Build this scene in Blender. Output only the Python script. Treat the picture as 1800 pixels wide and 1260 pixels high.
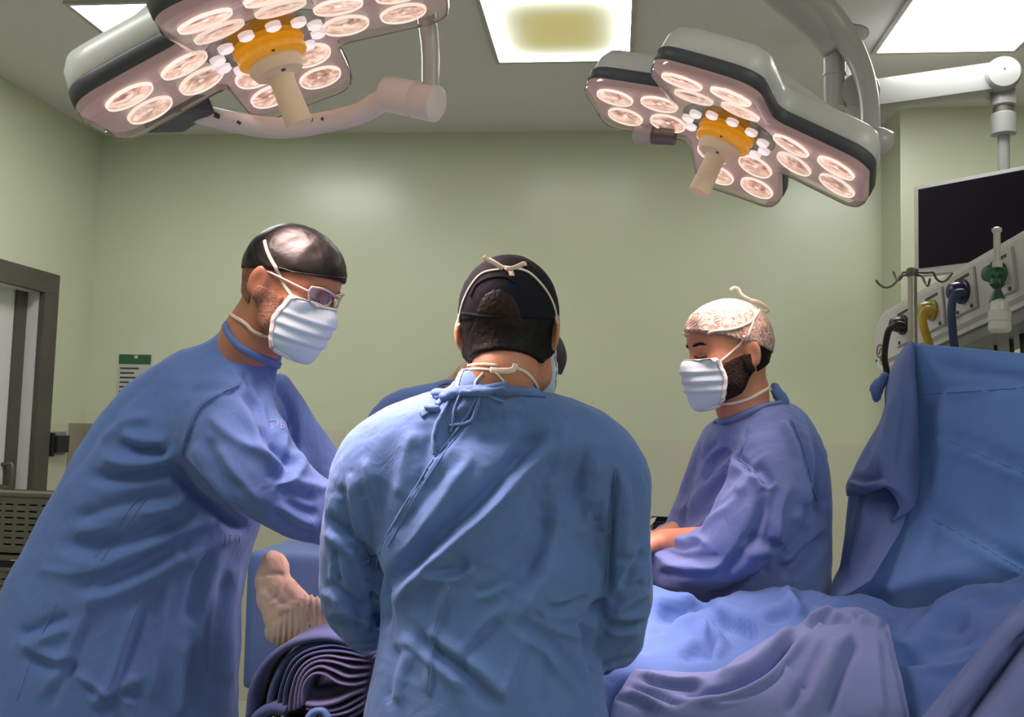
import bpy, bmesh, math, random
import numpy as np
from mathutils import Vector, Matrix
from mathutils.bvhtree import BVHTree

for o in list(bpy.data.objects):
    bpy.data.objects.remove(o)
SC = bpy.context.scene
COL = SC.collection
random.seed(4)

# ------------------------------------------------------------------ camera
FPX = 1645.0
CAM_H = 1.38
_p, _y, _r = [math.radians(a) for a in (4.33, 6.32, 1.55)]
FW = np.array([-math.sin(_y) * math.cos(_p), math.cos(_y) * math.cos(_p), math.sin(_p)])
_rt = np.array([math.cos(_y), math.sin(_y), 0.0])
_up = np.cross(_rt, FW)
RT = math.cos(_r) * _rt + math.sin(_r) * _up
UP = -math.sin(_r) * _rt + math.cos(_r) * _up
C0 = np.array([0.0, 0.0, CAM_H])
cam = bpy.data.cameras.new('camera')
cam.sensor_width = 36.0
cam.lens = FPX / 1800.0 * 36.0
cam.clip_start = 0.05
camo = bpy.data.objects.new('camera', cam)
COL.objects.link(camo)
M = Matrix.Identity(4)
for i in range(3):
    M[i][0], M[i][1], M[i][2], M[i][3] = RT[i], UP[i], -FW[i], C0[i]
camo.matrix_world = M
SC.camera = camo

# ------------------------------------------------------------------ world, exposure
SC.view_settings.view_transform = 'Standard'
SC.view_settings.look = 'None'
SC.view_settings.gamma = 1.0
SC.view_settings.use_curve_mapping = False
SC.view_settings.exposure = 0.1
w = bpy.data.worlds.new('world')
SC.world = w
w.use_nodes = True
w.node_tree.nodes['Background'].inputs[0].default_value = (0.5, 0.52, 0.55, 1)
w.node_tree.nodes['Background'].inputs[1].default_value = 0.15
PANEL_LIGHT = 17.5       # ceiling panels, emission strength
LAMP_POWER = 6.6       # surgical lights, watts of each spot
LAMP_COLOR = (1.0, 0.70, 0.65)


# ------------------------------------------------------------------ projection helpers
def ray(px, py):
    return FW + RT * ((px - 900.0) / FPX) + UP * ((630.0 - py) / FPX)


def P(px, py, Y):
    d = ray(px, py)
    return C0 + d * (Y / d[1])


def PX(px, py, X):
    d = ray(px, py)
    return C0 + d * (X / d[0])


def PZ(px, py, Z):
    d = ray(px, py)
    return C0 + d * ((Z - CAM_H) / d[2])


def proj(V):
    q = np.asarray(V) - C0
    z = q @ FW
    return np.stack([900 + FPX * (q @ RT) / z, 630 - FPX * (q @ UP) / z], -1)


def nrm(v):
    v = np.asarray(v, float)
    return v / (np.linalg.norm(v) + 1e-12)


def cat(pts, n=8, closed=False):
    """Catmull-Rom through points (any dimension)."""
    p = np.asarray(pts, float)
    if len(p) < 3 and not closed:
        t = np.linspace(0, 1, n + 1)[:, None]
        return p[0] * (1 - t) + p[-1] * t
    if closed:
        p = np.vstack([p[-1], p, p[0], p[1]])
    else:
        p = np.vstack([2 * p[0] - p[1], p, 2 * p[-1] - p[-2]])
    out = []
    for i in range(1, len(p) - 2):
        t = np.linspace(0, 1, n, endpoint=False)[:, None]
        a, b, c, d = p[i - 1], p[i], p[i + 1], p[i + 2]
        out.append(0.5 * ((2 * b) + (-a + c) * t + (2 * a - 5 * b + 4 * c - d) * t ** 2 + (-a + 3 * b - 3 * c + d) * t ** 3))
    if not closed:
        out.append(p[-2][None, :])
    return np.vstack(out)


# ------------------------------------------------------------------ object helpers
def mesh_data(name, V, F, mat=None, smooth=True):
    me = bpy.data.meshes.new(name)
    V = np.asarray(V, np.float32)
    if isinstance(F, np.ndarray):
        F = F.astype(np.int32)
        me.vertices.add(len(V))
        me.vertices.foreach_set('co', V.ravel())
        k = F.shape[1]
        me.loops.add(F.size)
        me.loops.foreach_set('vertex_index', F.ravel())
        me.polygons.add(len(F))
        me.polygons.foreach_set('loop_start', np.arange(0, F.size, k, dtype=np.int32))
        me.update(calc_edges=True)
        me.validate()
    else:
        me.from_pydata([tuple(map(float, v)) for v in V], [], [tuple(map(int, f)) for f in F])
        me.update()
    if mat is not None:
        me.materials.append(mat)
    me.polygons.foreach_set('use_smooth', np.full(len(me.polygons), smooth))
    return me


def link(name, me, parent=None):
    o = bpy.data.objects.new(name, me)
    COL.objects.link(o)
    if parent is not None:
        o.parent = parent
        o.matrix_parent_inverse = world_of(parent).inverted()
    return o


def world_of(o):
    m = o.matrix_basis.copy()
    if o.parent is not None:
        m = world_of(o.parent) @ o.matrix_parent_inverse @ m
    return m


def mk(name, V, F, mat, parent=None, smooth=True):
    return link(name, mesh_data(name, V, F, mat, smooth), parent)


def tag(o, label=None, cat_=None, group=None, kind=None):
    if label:
        o['label'] = label
    if cat_:
        o['category'] = cat_
    if group:
        o['group'] = group
    if kind:
        o['kind'] = kind
    return o


def thing(name, label, cat_, loc=(0, 0, 0), group=None):
    o = bpy.data.objects.new(name, None)
    COL.objects.link(o)
    o.location = tuple(float(v) for v in loc)
    o.empty_display_size = 0.1
    return tag(o, label, cat_, group)


class MB:
    """collects simple shapes into one mesh"""

    def __init__(s):
        s.V, s.F = [], []

    def add(s, V, F):
        b = sum(len(v) for v in s.V)
        s.V.append(np.asarray(V, float).reshape(-1, 3))
        s.F += [tuple(int(i) + b for i in f) for f in F]
        return s

    def box(s, lo, hi, bev=0.0, R=None, org=None):
        lo, hi = np.minimum(lo, hi).astype(float), np.maximum(lo, hi).astype(float)
        if bev <= 0:
            V = [(x, y, z) for x in (lo[0], hi[0]) for y in (lo[1], hi[1]) for z in (lo[2], hi[2])]
            F = [(0, 1, 3, 2), (4, 6, 7, 5), (0, 4, 5, 1), (2, 3, 7, 6), (0, 2, 6, 4), (1, 5, 7, 3)]
        else:
            bm = bmesh.new()
            bmesh.ops.create_cube(bm, size=1.0)
            for v in bm.verts:
                v.co = Vector([lo[i] + (v.co[i] + .5) * (hi[i] - lo[i]) for i in range(3)])
            bev = min(bev, 0.45 * float((hi - lo).min()))
            bmesh.ops.bevel(bm, geom=list(bm.edges), offset=bev, segments=2, affect='EDGES', profile=0.7)
            bm.verts.index_update()
            V = [tuple(v.co) for v in bm.verts]
            F = [tuple(v.index for v in f.verts) for f in bm.faces]
            bm.free()
        V = np.array(V)
        if R is not None:
            V = V @ np.asarray(R).T
        if org is not None:
            V = V + np.asarray(org)
        return s.add(V, F)

    def tube(s, pts, r, n=10, sub=6, closed=False, flat=None):
        pts = np.asarray(pts, float)
        r = np.broadcast_to(np.asarray(r, float), (len(pts),))
        q = cat(np.column_stack([pts, r]), sub, closed) if sub > 1 else np.column_stack([pts, r])
        c, rr = q[:, :3], q[:, 3]
        m = len(c)
        T = np.gradient(c, axis=0)
        if closed:
            T = np.roll(c, -1, 0) - np.roll(c, 1, 0)
        T /= np.linalg.norm(T, axis=1)[:, None] + 1e-12
        ref = np.array([0, 0, 1.0]) if abs(T[0][2]) < .9 else np.array([1.0, 0, 0])
        u = nrm(np.cross(T[0], ref))
        V = []
        a = np.linspace(0, 2 * math.pi, n, endpoint=False)
        for i in range(m):
            u = nrm(u - T[i] * (u @ T[i]))
            v = np.cross(T[i], u)
            V.append(c[i] + rr[i] * (np.cos(a)[:, None] * u + np.sin(a)[:, None] * v))
        V = np.vstack(V)
        F = []
        for i in range(m if closed else m - 1):
            j = (i + 1) % m
            for k in range(n):
                F.append((i * n + k, i * n + (k + 1) % n, j * n + (k + 1) % n, j * n + k))
        if not closed:
            F.append(tuple(range(n - 1, -1, -1)))
            F.append(tuple((m - 1) * n + k for k in range(n)))
        return s.add(V, F)

    def lathe(s, prof, org, axis, n=28, cap=True):
        """prof: list of (r, h) along axis"""
        ax = nrm(axis)
        ref = np.array([0, 0, 1.0]) if abs(ax[2]) < .9 else np.array([1.0, 0, 0])
        u = nrm(np.cross(ax, ref))
        v = np.cross(ax, u)
        a = np.linspace(0, 2 * math.pi, n, endpoint=False)
        ring = np.cos(a)[:, None] * u + np.sin(a)[:, None] * v
        V = np.vstack([np.asarray(org) + ax * h + max(r, 1e-5) * ring for r, h in prof])
        F = []
        m = len(prof)
        for i in range(m - 1):
            for k in range(n):
                F.append((i * n + k, i * n + (k + 1) % n, (i + 1) * n + (k + 1) % n, (i + 1) * n + k))
        if cap:
            F.append(tuple(range(n - 1, -1, -1)))
            F.append(tuple((m - 1) * n + k for k in range(n)))
        return s.add(V, F)

    def obj(s, name, mat, parent=None, smooth=False, auto=None):
        if not s.V:
            print('EMPTY', name, parent)
            return None
        me = mesh_data(name, np.vstack(s.V), s.F, mat, smooth)
        if auto is not None:
            me.polygons.foreach_set('use_smooth', np.full(len(me.polygons), True))
            try:
                me.set_sharp_from_angle(angle=math.radians(auto))
            except Exception:
                pass
        return link(name, me, parent)


# ------------------------------------------------------------------ materials
def newmat(name):
    m = bpy.data.materials.new(name)
    m.use_nodes = True
    nt = m.node_tree
    return m, nt, nt.nodes['Principled BSDF']


def simple(name, col, rough=0.5, metal=0.0, spec=0.5, noise=0.0, nscale=8.0, bump=0.0, bscale=80.0, coat=0.0, sheen=0.0, sss=0.0, emit=None, estr=0.0):
    m, nt, b = newmat(name)
    N, L = nt.nodes, nt.links
    b.inputs['Base Color'].default_value = (*col, 1)
    b.inputs['Roughness'].default_value = rough
    b.inputs['Metallic'].default_value = metal
    b.inputs['Specular IOR Level'].default_value = spec
    b.inputs['Coat Weight'].default_value = coat
    b.inputs['Sheen Weight'].default_value = sheen
    if sss:
        b.inputs['Subsurface Weight'].default_value = sss
        b.inputs['Subsurface Radius'].default_value = (0.012, 0.005, 0.003)
        b.inputs['Subsurface Scale'].default_value = 1.0
    if emit:
        b.inputs['Emission Color'].default_value = (*emit, 1)
        b.inputs['Emission Strength'].default_value = estr
    tc = N.new('ShaderNodeTexCoord')
    if noise:
        nz = N.new('ShaderNodeTexNoise')
        nz.inputs['Scale'].default_value = nscale
        nz.inputs['Detail'].default_value = 4
        L.new(tc.outputs['Object'], nz.inputs['Vector'])
        mr = N.new('ShaderNodeMapRange')
        mr.inputs['From Min'].default_value = .3
        mr.inputs['From Max'].default_value = .7
        mr.inputs['To Min'].default_value = 1 - noise
        mr.inputs['To Max'].default_value = 1 + noise
        L.new(nz.outputs['Fac'], mr.inputs['Value'])
        mx = N.new('ShaderNodeVectorMath')
        mx.operation = 'SCALE'
        mx.inputs[0].default_value = col
        L.new(mr.outputs['Result'], mx.inputs['Scale'])
        L.new(mx.outputs['Vector'], b.inputs['Base Color'])
    if bump:
        nb = N.new('ShaderNodeTexNoise')
        nb.inputs['Scale'].default_value = bscale
        nb.inputs['Detail'].default_value = 5
        L.new(tc.outputs['Object'], nb.inputs['Vector'])
        bp = N.new('ShaderNodeBump')
        bp.inputs['Strength'].default_value = bump
        bp.inputs['Distance'].default_value = 0.004
        L.new(nb.outputs['Fac'], bp.inputs['Height'])
        L.new(bp.outputs['Normal'], b.inputs['Normal'])
    return m


def cloth(name, col, bump=0.55, rough=0.85, wr=20.0, var=0.11, dist=0.008):
    """woven cotton: faded patches, soft wrinkles and a fine weave"""
    m, nt, b = newmat(name)
    N, L = nt.nodes, nt.links
    b.inputs['Roughness'].default_value = rough
    b.inputs['Specular IOR Level'].default_value = 0.15
    b.inputs['Sheen Weight'].default_value = 0.12
    b.inputs['Sheen Roughness'].default_value = 0.5
    tc = N.new('ShaderNodeTexCoord')
    n1 = N.new('ShaderNodeTexNoise')
    n1.inputs['Scale'].default_value = 5.0
    n1.inputs['Detail'].default_value = 6
    n1.inputs['Roughness'].default_value = .6
    L.new(tc.outputs['Object'], n1.inputs['Vector'])
    mr = N.new('ShaderNodeMapRange')
    mr.inputs['From Min'].default_value = .3
    mr.inputs['From Max'].default_value = .7
    mr.inputs['To Min'].default_value = 1 - var
    mr.inputs['To Max'].default_value = 1 + var
    L.new(n1.outputs['Fac'], mr.inputs['Value'])
    sc = N.new('ShaderNodeVectorMath')
    sc.operation = 'SCALE'
    sc.inputs[0].default_value = col
    L.new(mr.outputs['Result'], sc.inputs['Scale'])
    L.new(sc.outputs['Vector'], b.inputs['Base Color'])
    mp = N.new('ShaderNodeMapping')
    mp.inputs['Rotation'].default_value = (0.4, 0.7, 0.5)
    mp.inputs['Scale'].default_value = (1.0, 2.2, 0.8)
    L.new(tc.outputs['Object'], mp.inputs['Vector'])
    n2 = N.new('ShaderNodeTexNoise')
    n2.inputs['Scale'].default_value = wr
    n2.inputs['Detail'].default_value = 3
    n2.inputs['Distortion'].default_value = 0.6
    L.new(mp.outputs['Vector'], n2.inputs['Vector'])
    n3 = N.new('ShaderNodeTexNoise')
    n3.inputs['Scale'].default_value = 420.0
    L.new(tc.outputs['Object'], n3.inputs['Vector'])
    ad = N.new('ShaderNodeMath')
    ad.operation = 'MULTIPLY_ADD'
    ad.inputs[1].default_value = 0.04
    L.new(n3.outputs['Fac'], ad.inputs[0])
    L.new(n2.outputs['Fac'], ad.inputs[2])
    bp = N.new('ShaderNodeBump')
    bp.inputs['Strength'].default_value = bump
    bp.inputs['Distance'].default_value = dist
    L.new(ad.outputs['Value'], bp.inputs['Height'])
    L.new(bp.outputs['Normal'], b.inputs['Normal'])
    return m


MAT = {}
MAT['wall'] = simple('wall_green_gloss_paint', (0.58, 0.61, 0.45), 0.28, noise=.03, nscale=1.5, bump=.03, bscale=6)
MAT['dado'] = simple('wall_beige_gloss_paint', (0.57, 0.56, 0.44), 0.33, noise=.03, nscale=1.5)
MAT['ceiling'] = simple('ceiling_matt_paint', (0.72, 0.69, 0.70), 0.85, noise=.02, nscale=2)
MAT['floor'] = simple('floor_vinyl', (0.50, 0.50, 0.43), 0.35, noise=.06, nscale=30)
MAT['frame'] = simple('door_frame_bronze', (0.085, 0.075, 0.062), 0.5, noise=.1)
MAT['door'] = simple('door_white_laminate', (0.66, 0.66, 0.65), 0.45, noise=.02)
MAT['guard'] = simple('corner_guard_vinyl', (0.30, 0.26, 0.20), 0.5)
MAT['black'] = simple('black_plastic', (0.012, 0.012, 0.014), 0.45)
MAT['screen'] = simple('monitor_glass', (0.005, 0.003, 0.009), 0.35, spec=.15)
MAT['white'] = simple('white_powder_coat', (0.25, 0.25, 0.245), 0.32, noise=.02)
MAT['greywhite'] = simple('pale_grey_housing', (0.44, 0.43, 0.42), 0.38, noise=.02)
MAT['bezel'] = simple('monitor_bezel_plastic', (0.50, 0.49, 0.49), 0.42)
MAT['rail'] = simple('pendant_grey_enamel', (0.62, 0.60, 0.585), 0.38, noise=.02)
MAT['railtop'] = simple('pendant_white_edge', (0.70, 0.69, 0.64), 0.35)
MAT['raildark'] = simple('pendant_channel_dark_grey', (0.25, 0.25, 0.245), 0.5)  # darker grey for the channel under the bar
MAT['rim'] = simple('lamp_rubber_rim', (0.070, 0.073, 0.088), 0.5, noise=.08)
MAT['shell'] = simple('lamp_shell_grey', (0.62, 0.62, 0.60), 0.33)
MAT['arm'] = simple('lamp_arm_enamel', (0.45, 0.44, 0.43), 0.28)
MAT['armpink'] = simple('lamp_yoke_enamel', (0.78, 0.68, 0.65), 0.32)
MAT['hub'] = simple('lamp_hub_black', (0.02, 0.018, 0.022), 0.3)
MAT['amber'] = simple('amber_ring_plastic_glow', (0.85, 0.36, 0.012), 0.32, emit=(1, .42, .01), estr=.22)  # emission added to brighten a plastic ring that is no lamp
MAT['handle'] = simple('sterile_handle_ivory', (0.92, 0.72, 0.53), 0.5, sss=.15)
MAT['steel'] = simple('brushed_steel', (0.42, 0.40, 0.36), 0.32, metal=.85)
MAT['steeld'] = simple('dark_steel', (0.16, 0.15, 0.13), 0.4, metal=.7)
MAT['crate'] = simple('olive_crate_plastic', (0.115, 0.11, 0.088), 0.55, noise=.06)
MAT['hose_y'] = simple('yellow_hose', (0.55, 0.33, 0.03), 0.45)
MAT['hose_b'] = simple('blue_hose', (0.022, 0.045, 0.11), 0.45)
MAT['hose_k'] = simple('black_hose', (0.012, 0.014, 0.013), 0.45)
MAT['brass'] = simple('yellow_coupling', (0.40, 0.33, 0.06), 0.4)
MAT['bluec'] = simple('blue_coupling', (0.02, 0.02, 0.09), 0.35)
MAT['green'] = simple('green_valve', (0.008, 0.12, 0.05), 0.35)
MAT['darkgreen'] = simple('dark_green_body', (0.012, 0.06, 0.028), 0.45)
MAT['clear'] = simple('cloudy_bottle_plastic', (0.55, 0.56, 0.50), 0.3)
MAT['plate'] = simple('outlet_plate_grey', (0.60, 0.585, 0.57), 0.45)
MAT['plated'] = simple('outlet_plate_trim', (0.42, 0.41, 0.40), 0.5)
MAT['signg'] = simple('sign_green_print', (0.03, 0.11, 0.045), 0.5)
MAT['signw'] = simple('sign_white_print', (0.48, 0.49, 0.45), 0.5)
MAT['ink'] = simple('dark_print', (0.05, 0.055, 0.05), 0.6)
MAT['red'] = simple('red_print', (0.30, 0.09, 0.07), 0.6)
GOWN = (0.115, 0.205, 0.475)
MAT['gown_c'] = cloth('gown_cotton_blue', (0.105, 0.190, 0.43))
MAT['gown_l'] = cloth('gown_cotton_bluish_violet', (0.110, 0.185, 0.44))
MAT['gown_r'] = cloth('gown_cotton_violet_blue', (0.135, 0.190, 0.43))
MAT['gown_4'] = cloth('gown_cotton_back_row', (0.115, 0.180, 0.450))
MAT['seam'] = cloth('gown_seam_cotton', (0.125, 0.215, 0.46), bump=.2, wr=60)
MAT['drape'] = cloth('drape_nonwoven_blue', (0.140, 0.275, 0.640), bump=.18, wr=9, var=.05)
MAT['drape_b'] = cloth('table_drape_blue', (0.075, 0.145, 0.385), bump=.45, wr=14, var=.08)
MAT['drape_v'] = cloth('drape_grey_violet_cotton', (0.155, 0.195, 0.41), bump=.25, wr=16, var=.08)
MAT['drape_d'] = cloth('drape_dark_violet_cotton', (0.13, 0.16, 0.36), bump=.2, wr=14, var=.08)
MAT['drape_f'] = cloth('drape_flap_cotton', (0.135, 0.195, 0.440), bump=.2, wr=14, var=.06)
MAT['drape_n'] = cloth('back_table_drape', (0.13, 0.20, 0.43), bump=.15, wr=10, var=.05)
MAT['pile'] = cloth('folded_linen_navy', (0.052, 0.068, 0.175), bump=.2, wr=30)
MAT['pilev'] = cloth('folded_linen_violet', (0.125, 0.115, 0.25), bump=.2, wr=40)
MAT['skin'] = simple('skin_warm', (0.47, 0.205, 0.125), 0.5, noise=.08, nscale=25, sss=.12, bump=.06, bscale=160)
MAT['skin2'] = simple('skin_tan', (0.42, 0.175, 0.105), 0.5, noise=.08, nscale=25, sss=.12, bump=.06, bscale=160)
MAT['earskin'] = simple('skin_ear', (0.60, 0.22, 0.16), 0.5, sss=.2)
MAT['glove'] = simple('latex_glove', (0.62, 0.40, 0.32), 0.4, sss=.1)
MAT['cap_k'] = cloth('cap_black_satin', (0.006, 0.005, 0.005), bump=.3, rough=.42, wr=22, var=.1)
MAT['cap_k'].node_tree.nodes['Principled BSDF'].inputs['Specular IOR Level'].default_value = .32
MAT['cap_k'].node_tree.nodes['Principled BSDF'].inputs['Sheen Weight'].default_value = 0
MAT['cap_n'] = cloth('cap_navy_cotton', (0.010, 0.010, 0.016), bump=.3, rough=.8, wr=24, var=.1)
MAT['cap_n'].node_tree.nodes['Principled BSDF'].inputs['Sheen Weight'].default_value = 0
MAT['cap_w'] = cloth('bouffant_nonwoven', (0.66, 0.56, 0.50), bump=1.0, rough=.7, wr=60, var=.22, dist=.005)
MAT['hair'] = simple('black_hair', (0.006, 0.005, 0.005), 0.6, spec=.2, noise=.4, nscale=60, bump=.6, bscale=120)
MAT['hairb'] = simple('brown_hair', (0.016, 0.007, 0.005), 0.5, spec=.25, noise=.4, nscale=80, bump=.6, bscale=140)
MAT['stubble'] = simple('short_dark_stubble', (0.215, 0.095, 0.06), 0.6, noise=.5, nscale=180, bump=.5, bscale=300)
MAT['beard'] = simple('dark_beard', (0.024, 0.014, 0.010), 0.75, spec=.15, noise=.6, nscale=150, bump=1.0, bscale=220)
MAT['mask'] = cloth('mask_pale_blue', (0.50, 0.62, 0.71), bump=.1, wr=40, var=.03)
MAT['maskw'] = cloth('mask_white_edge', (0.70, 0.68, 0.68), bump=.1, wr=40, var=.03)
MAT['tie'] = simple('mask_tie_white', (0.66, 0.57, 0.49), 0.7, bump=.2)
MAT['bandage'] = cloth('stockinette_bandage', (0.66, 0.46, 0.38), bump=.5, wr=26, var=.10)
MAT['bandage2'] = cloth('ribbed_stockinette', (0.62, 0.46, 0.38), bump=.4, wr=40, var=.10)
MAT['trouser'] = cloth('scrub_trousers', (0.10, 0.17, 0.36))
MAT['shoe'] = simple('clog_rubber', (0.35, 0.35, 0.36), 0.5)
MAT['gauze'] = simple('white_gauze', (0.72, 0.74, 0.66), 0.8)
MAT['embroider'] = simple('pale_embroidery', (0.26, 0.30, 0.50), 0.8)


def glass(name, col=(1, 1, 1), refl=.12, rough=.05):
    m = bpy.data.materials.new(name)
    m.use_nodes = True
    nt = m.node_tree
    N, L = nt.nodes, nt.links
    N.clear()
    out = N.new('ShaderNodeOutputMaterial')
    mix = N.new('ShaderNodeMixShader')
    tr = N.new('ShaderNodeBsdfTransparent')
    tr.inputs[0].default_value = (*col, 1)
    gl = N.new('ShaderNodeBsdfGlossy')
    gl.inputs['Roughness'].default_value = rough
    fr = N.new('ShaderNodeFresnel')
    fr.inputs[0].default_value = 1.45
    ad = N.new('ShaderNodeMath')
    ad.operation = 'ADD'
    ad.inputs[1].default_value = refl * .3
    L.new(fr.outputs[0], ad.inputs[0])
    L.new(ad.outputs[0], mix.inputs[0])
    L.new(tr.outputs[0], mix.inputs[1])
    L.new(gl.outputs[0], mix.inputs[2])
    L.new(mix.outputs[0], out.inputs[0])
    return m


MAT['lens'] = glass('lamp_cover_glass', (.98, .93, .92))
MAT['spec'] = glass('spectacle_lens', (.93, .95, .95), refl=.35)
MAT['frameclear'] = simple('clear_spectacle_frame', (0.55, 0.42, 0.40), 0.2, coat=.5)


def emis(name, col, st):
    m = bpy.data.materials.new(name)
    m.use_nodes = True
    nt = m.node_tree
    nt.nodes.clear()
    out = nt.nodes.new('ShaderNodeOutputMaterial')
    e = nt.nodes.new('ShaderNodeEmission')
    e.inputs[0].default_value = (*col, 1)
    e.inputs[1].default_value = st
    nt.links.new(e.outputs[0], out.inputs[0])
    return m


# the translucent lamp plate carries scattered light of its own LEDs
MAT['plateglow'] = simple('lamp_plate_glow', (0.40, 0.31, 0.31), 0.35, emit=(1.0, .66, .65), estr=.13, noise=.12, nscale=14)
MAT['ringglow'] = emis('reflector_rim_glow', (1.0, .80, .70), 1.25)
MAT['ledglow'] = emis('white_led_glow', (1.0, .84, .84), .95)


def reflector_mat():
    m, nt, b = newmat('faceted_reflector_glow')
    N, L = nt.nodes, nt.links
    b.inputs['Base Color'].default_value = (.75, .58, .50, 1)
    b.inputs['Metallic'].default_value = .7
    b.inputs['Roughness'].default_value = .25
    tc = N.new('ShaderNodeTexCoord')
    nz = N.new('ShaderNodeTexNoise')
    nz.inputs['Scale'].default_value = 26
    nz.inputs['Detail'].default_value = 3
    nz.inputs['Distortion'].default_value = 1.6
    L.new(tc.outputs['Object'], nz.inputs['Vector'])
    cr = N.new('ShaderNodeValToRGB')
    cr.color_ramp.elements[0].position = .36
    cr.color_ramp.elements[0].color = (.12, .05, .035, 1)
    cr.color_ramp.elements[1].position = .66
    cr.color_ramp.elements[1].color = (1.0, .80, .68, 1)
    e = cr.color_ramp.elements.new(.50)
    e.color = (.55, .30, .23, 1)
    L.new(nz.outputs['Fac'], cr.inputs[0])
    L.new(cr.outputs[0], b.inputs['Emission Color'])
    b.inputs['Emission Strength'].default_value = .75  # bright and dark reflections in the bowl painted as noisy emission
    return m


MAT['reflector'] = reflector_mat()


def bouffant_mat():
    """thin gathered nonwoven: white threads with the hair showing through between them"""
    m, nt, b = newmat('bouffant_gathered_nonwoven')
    N, L = nt.nodes, nt.links
    b.inputs['Roughness'].default_value = .8
    b.inputs['Specular IOR Level'].default_value = .15
    tc = N.new('ShaderNodeTexCoord')
    n1 = N.new('ShaderNodeTexNoise')
    n1.inputs['Scale'].default_value = 62
    n1.inputs['Detail'].default_value = 4
    n1.inputs['Distortion'].default_value = 2.2
    L.new(tc.outputs['Object'], n1.inputs['Vector'])
    cr = N.new('ShaderNodeValToRGB')
    el = cr.color_ramp.elements
    el[0].position, el[0].color = .34, (.24, .15, .12, 1)
    el[1].position, el[1].color = .62, (.54, .45, .40, 1)
    x = el.new(.46)
    x.color = (.36, .25, .20, 1)
    L.new(n1.outputs['Fac'], cr.inputs[0])
    L.new(cr.outputs[0], b.inputs['Base Color'])
    bp = N.new('ShaderNodeBump')
    bp.inputs['Strength'].default_value = .9
    bp.inputs['Distance'].default_value = .005
    L.new(n1.outputs['Fac'], bp.inputs['Height'])
    L.new(bp.outputs['Normal'], b.inputs['Normal'])
    return m


MAT['cap_w'] = bouffant_mat()


# ------------------------------------------------------------------ smooth solids on a grid (for bodies and cloth)
def axis(lo, hi, h, fine=()):
    out = [lo]
    while out[-1] < hi:
        x = out[-1]
        st = h
        for a, b, f in fine:
            if a <= x <= b:
                st = min(st, f)
            elif x < a:
                st = min(st, max(f, (a - x) * .5 + f))
        out.append(x + st)
    return np.array(out, np.float32)


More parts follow.
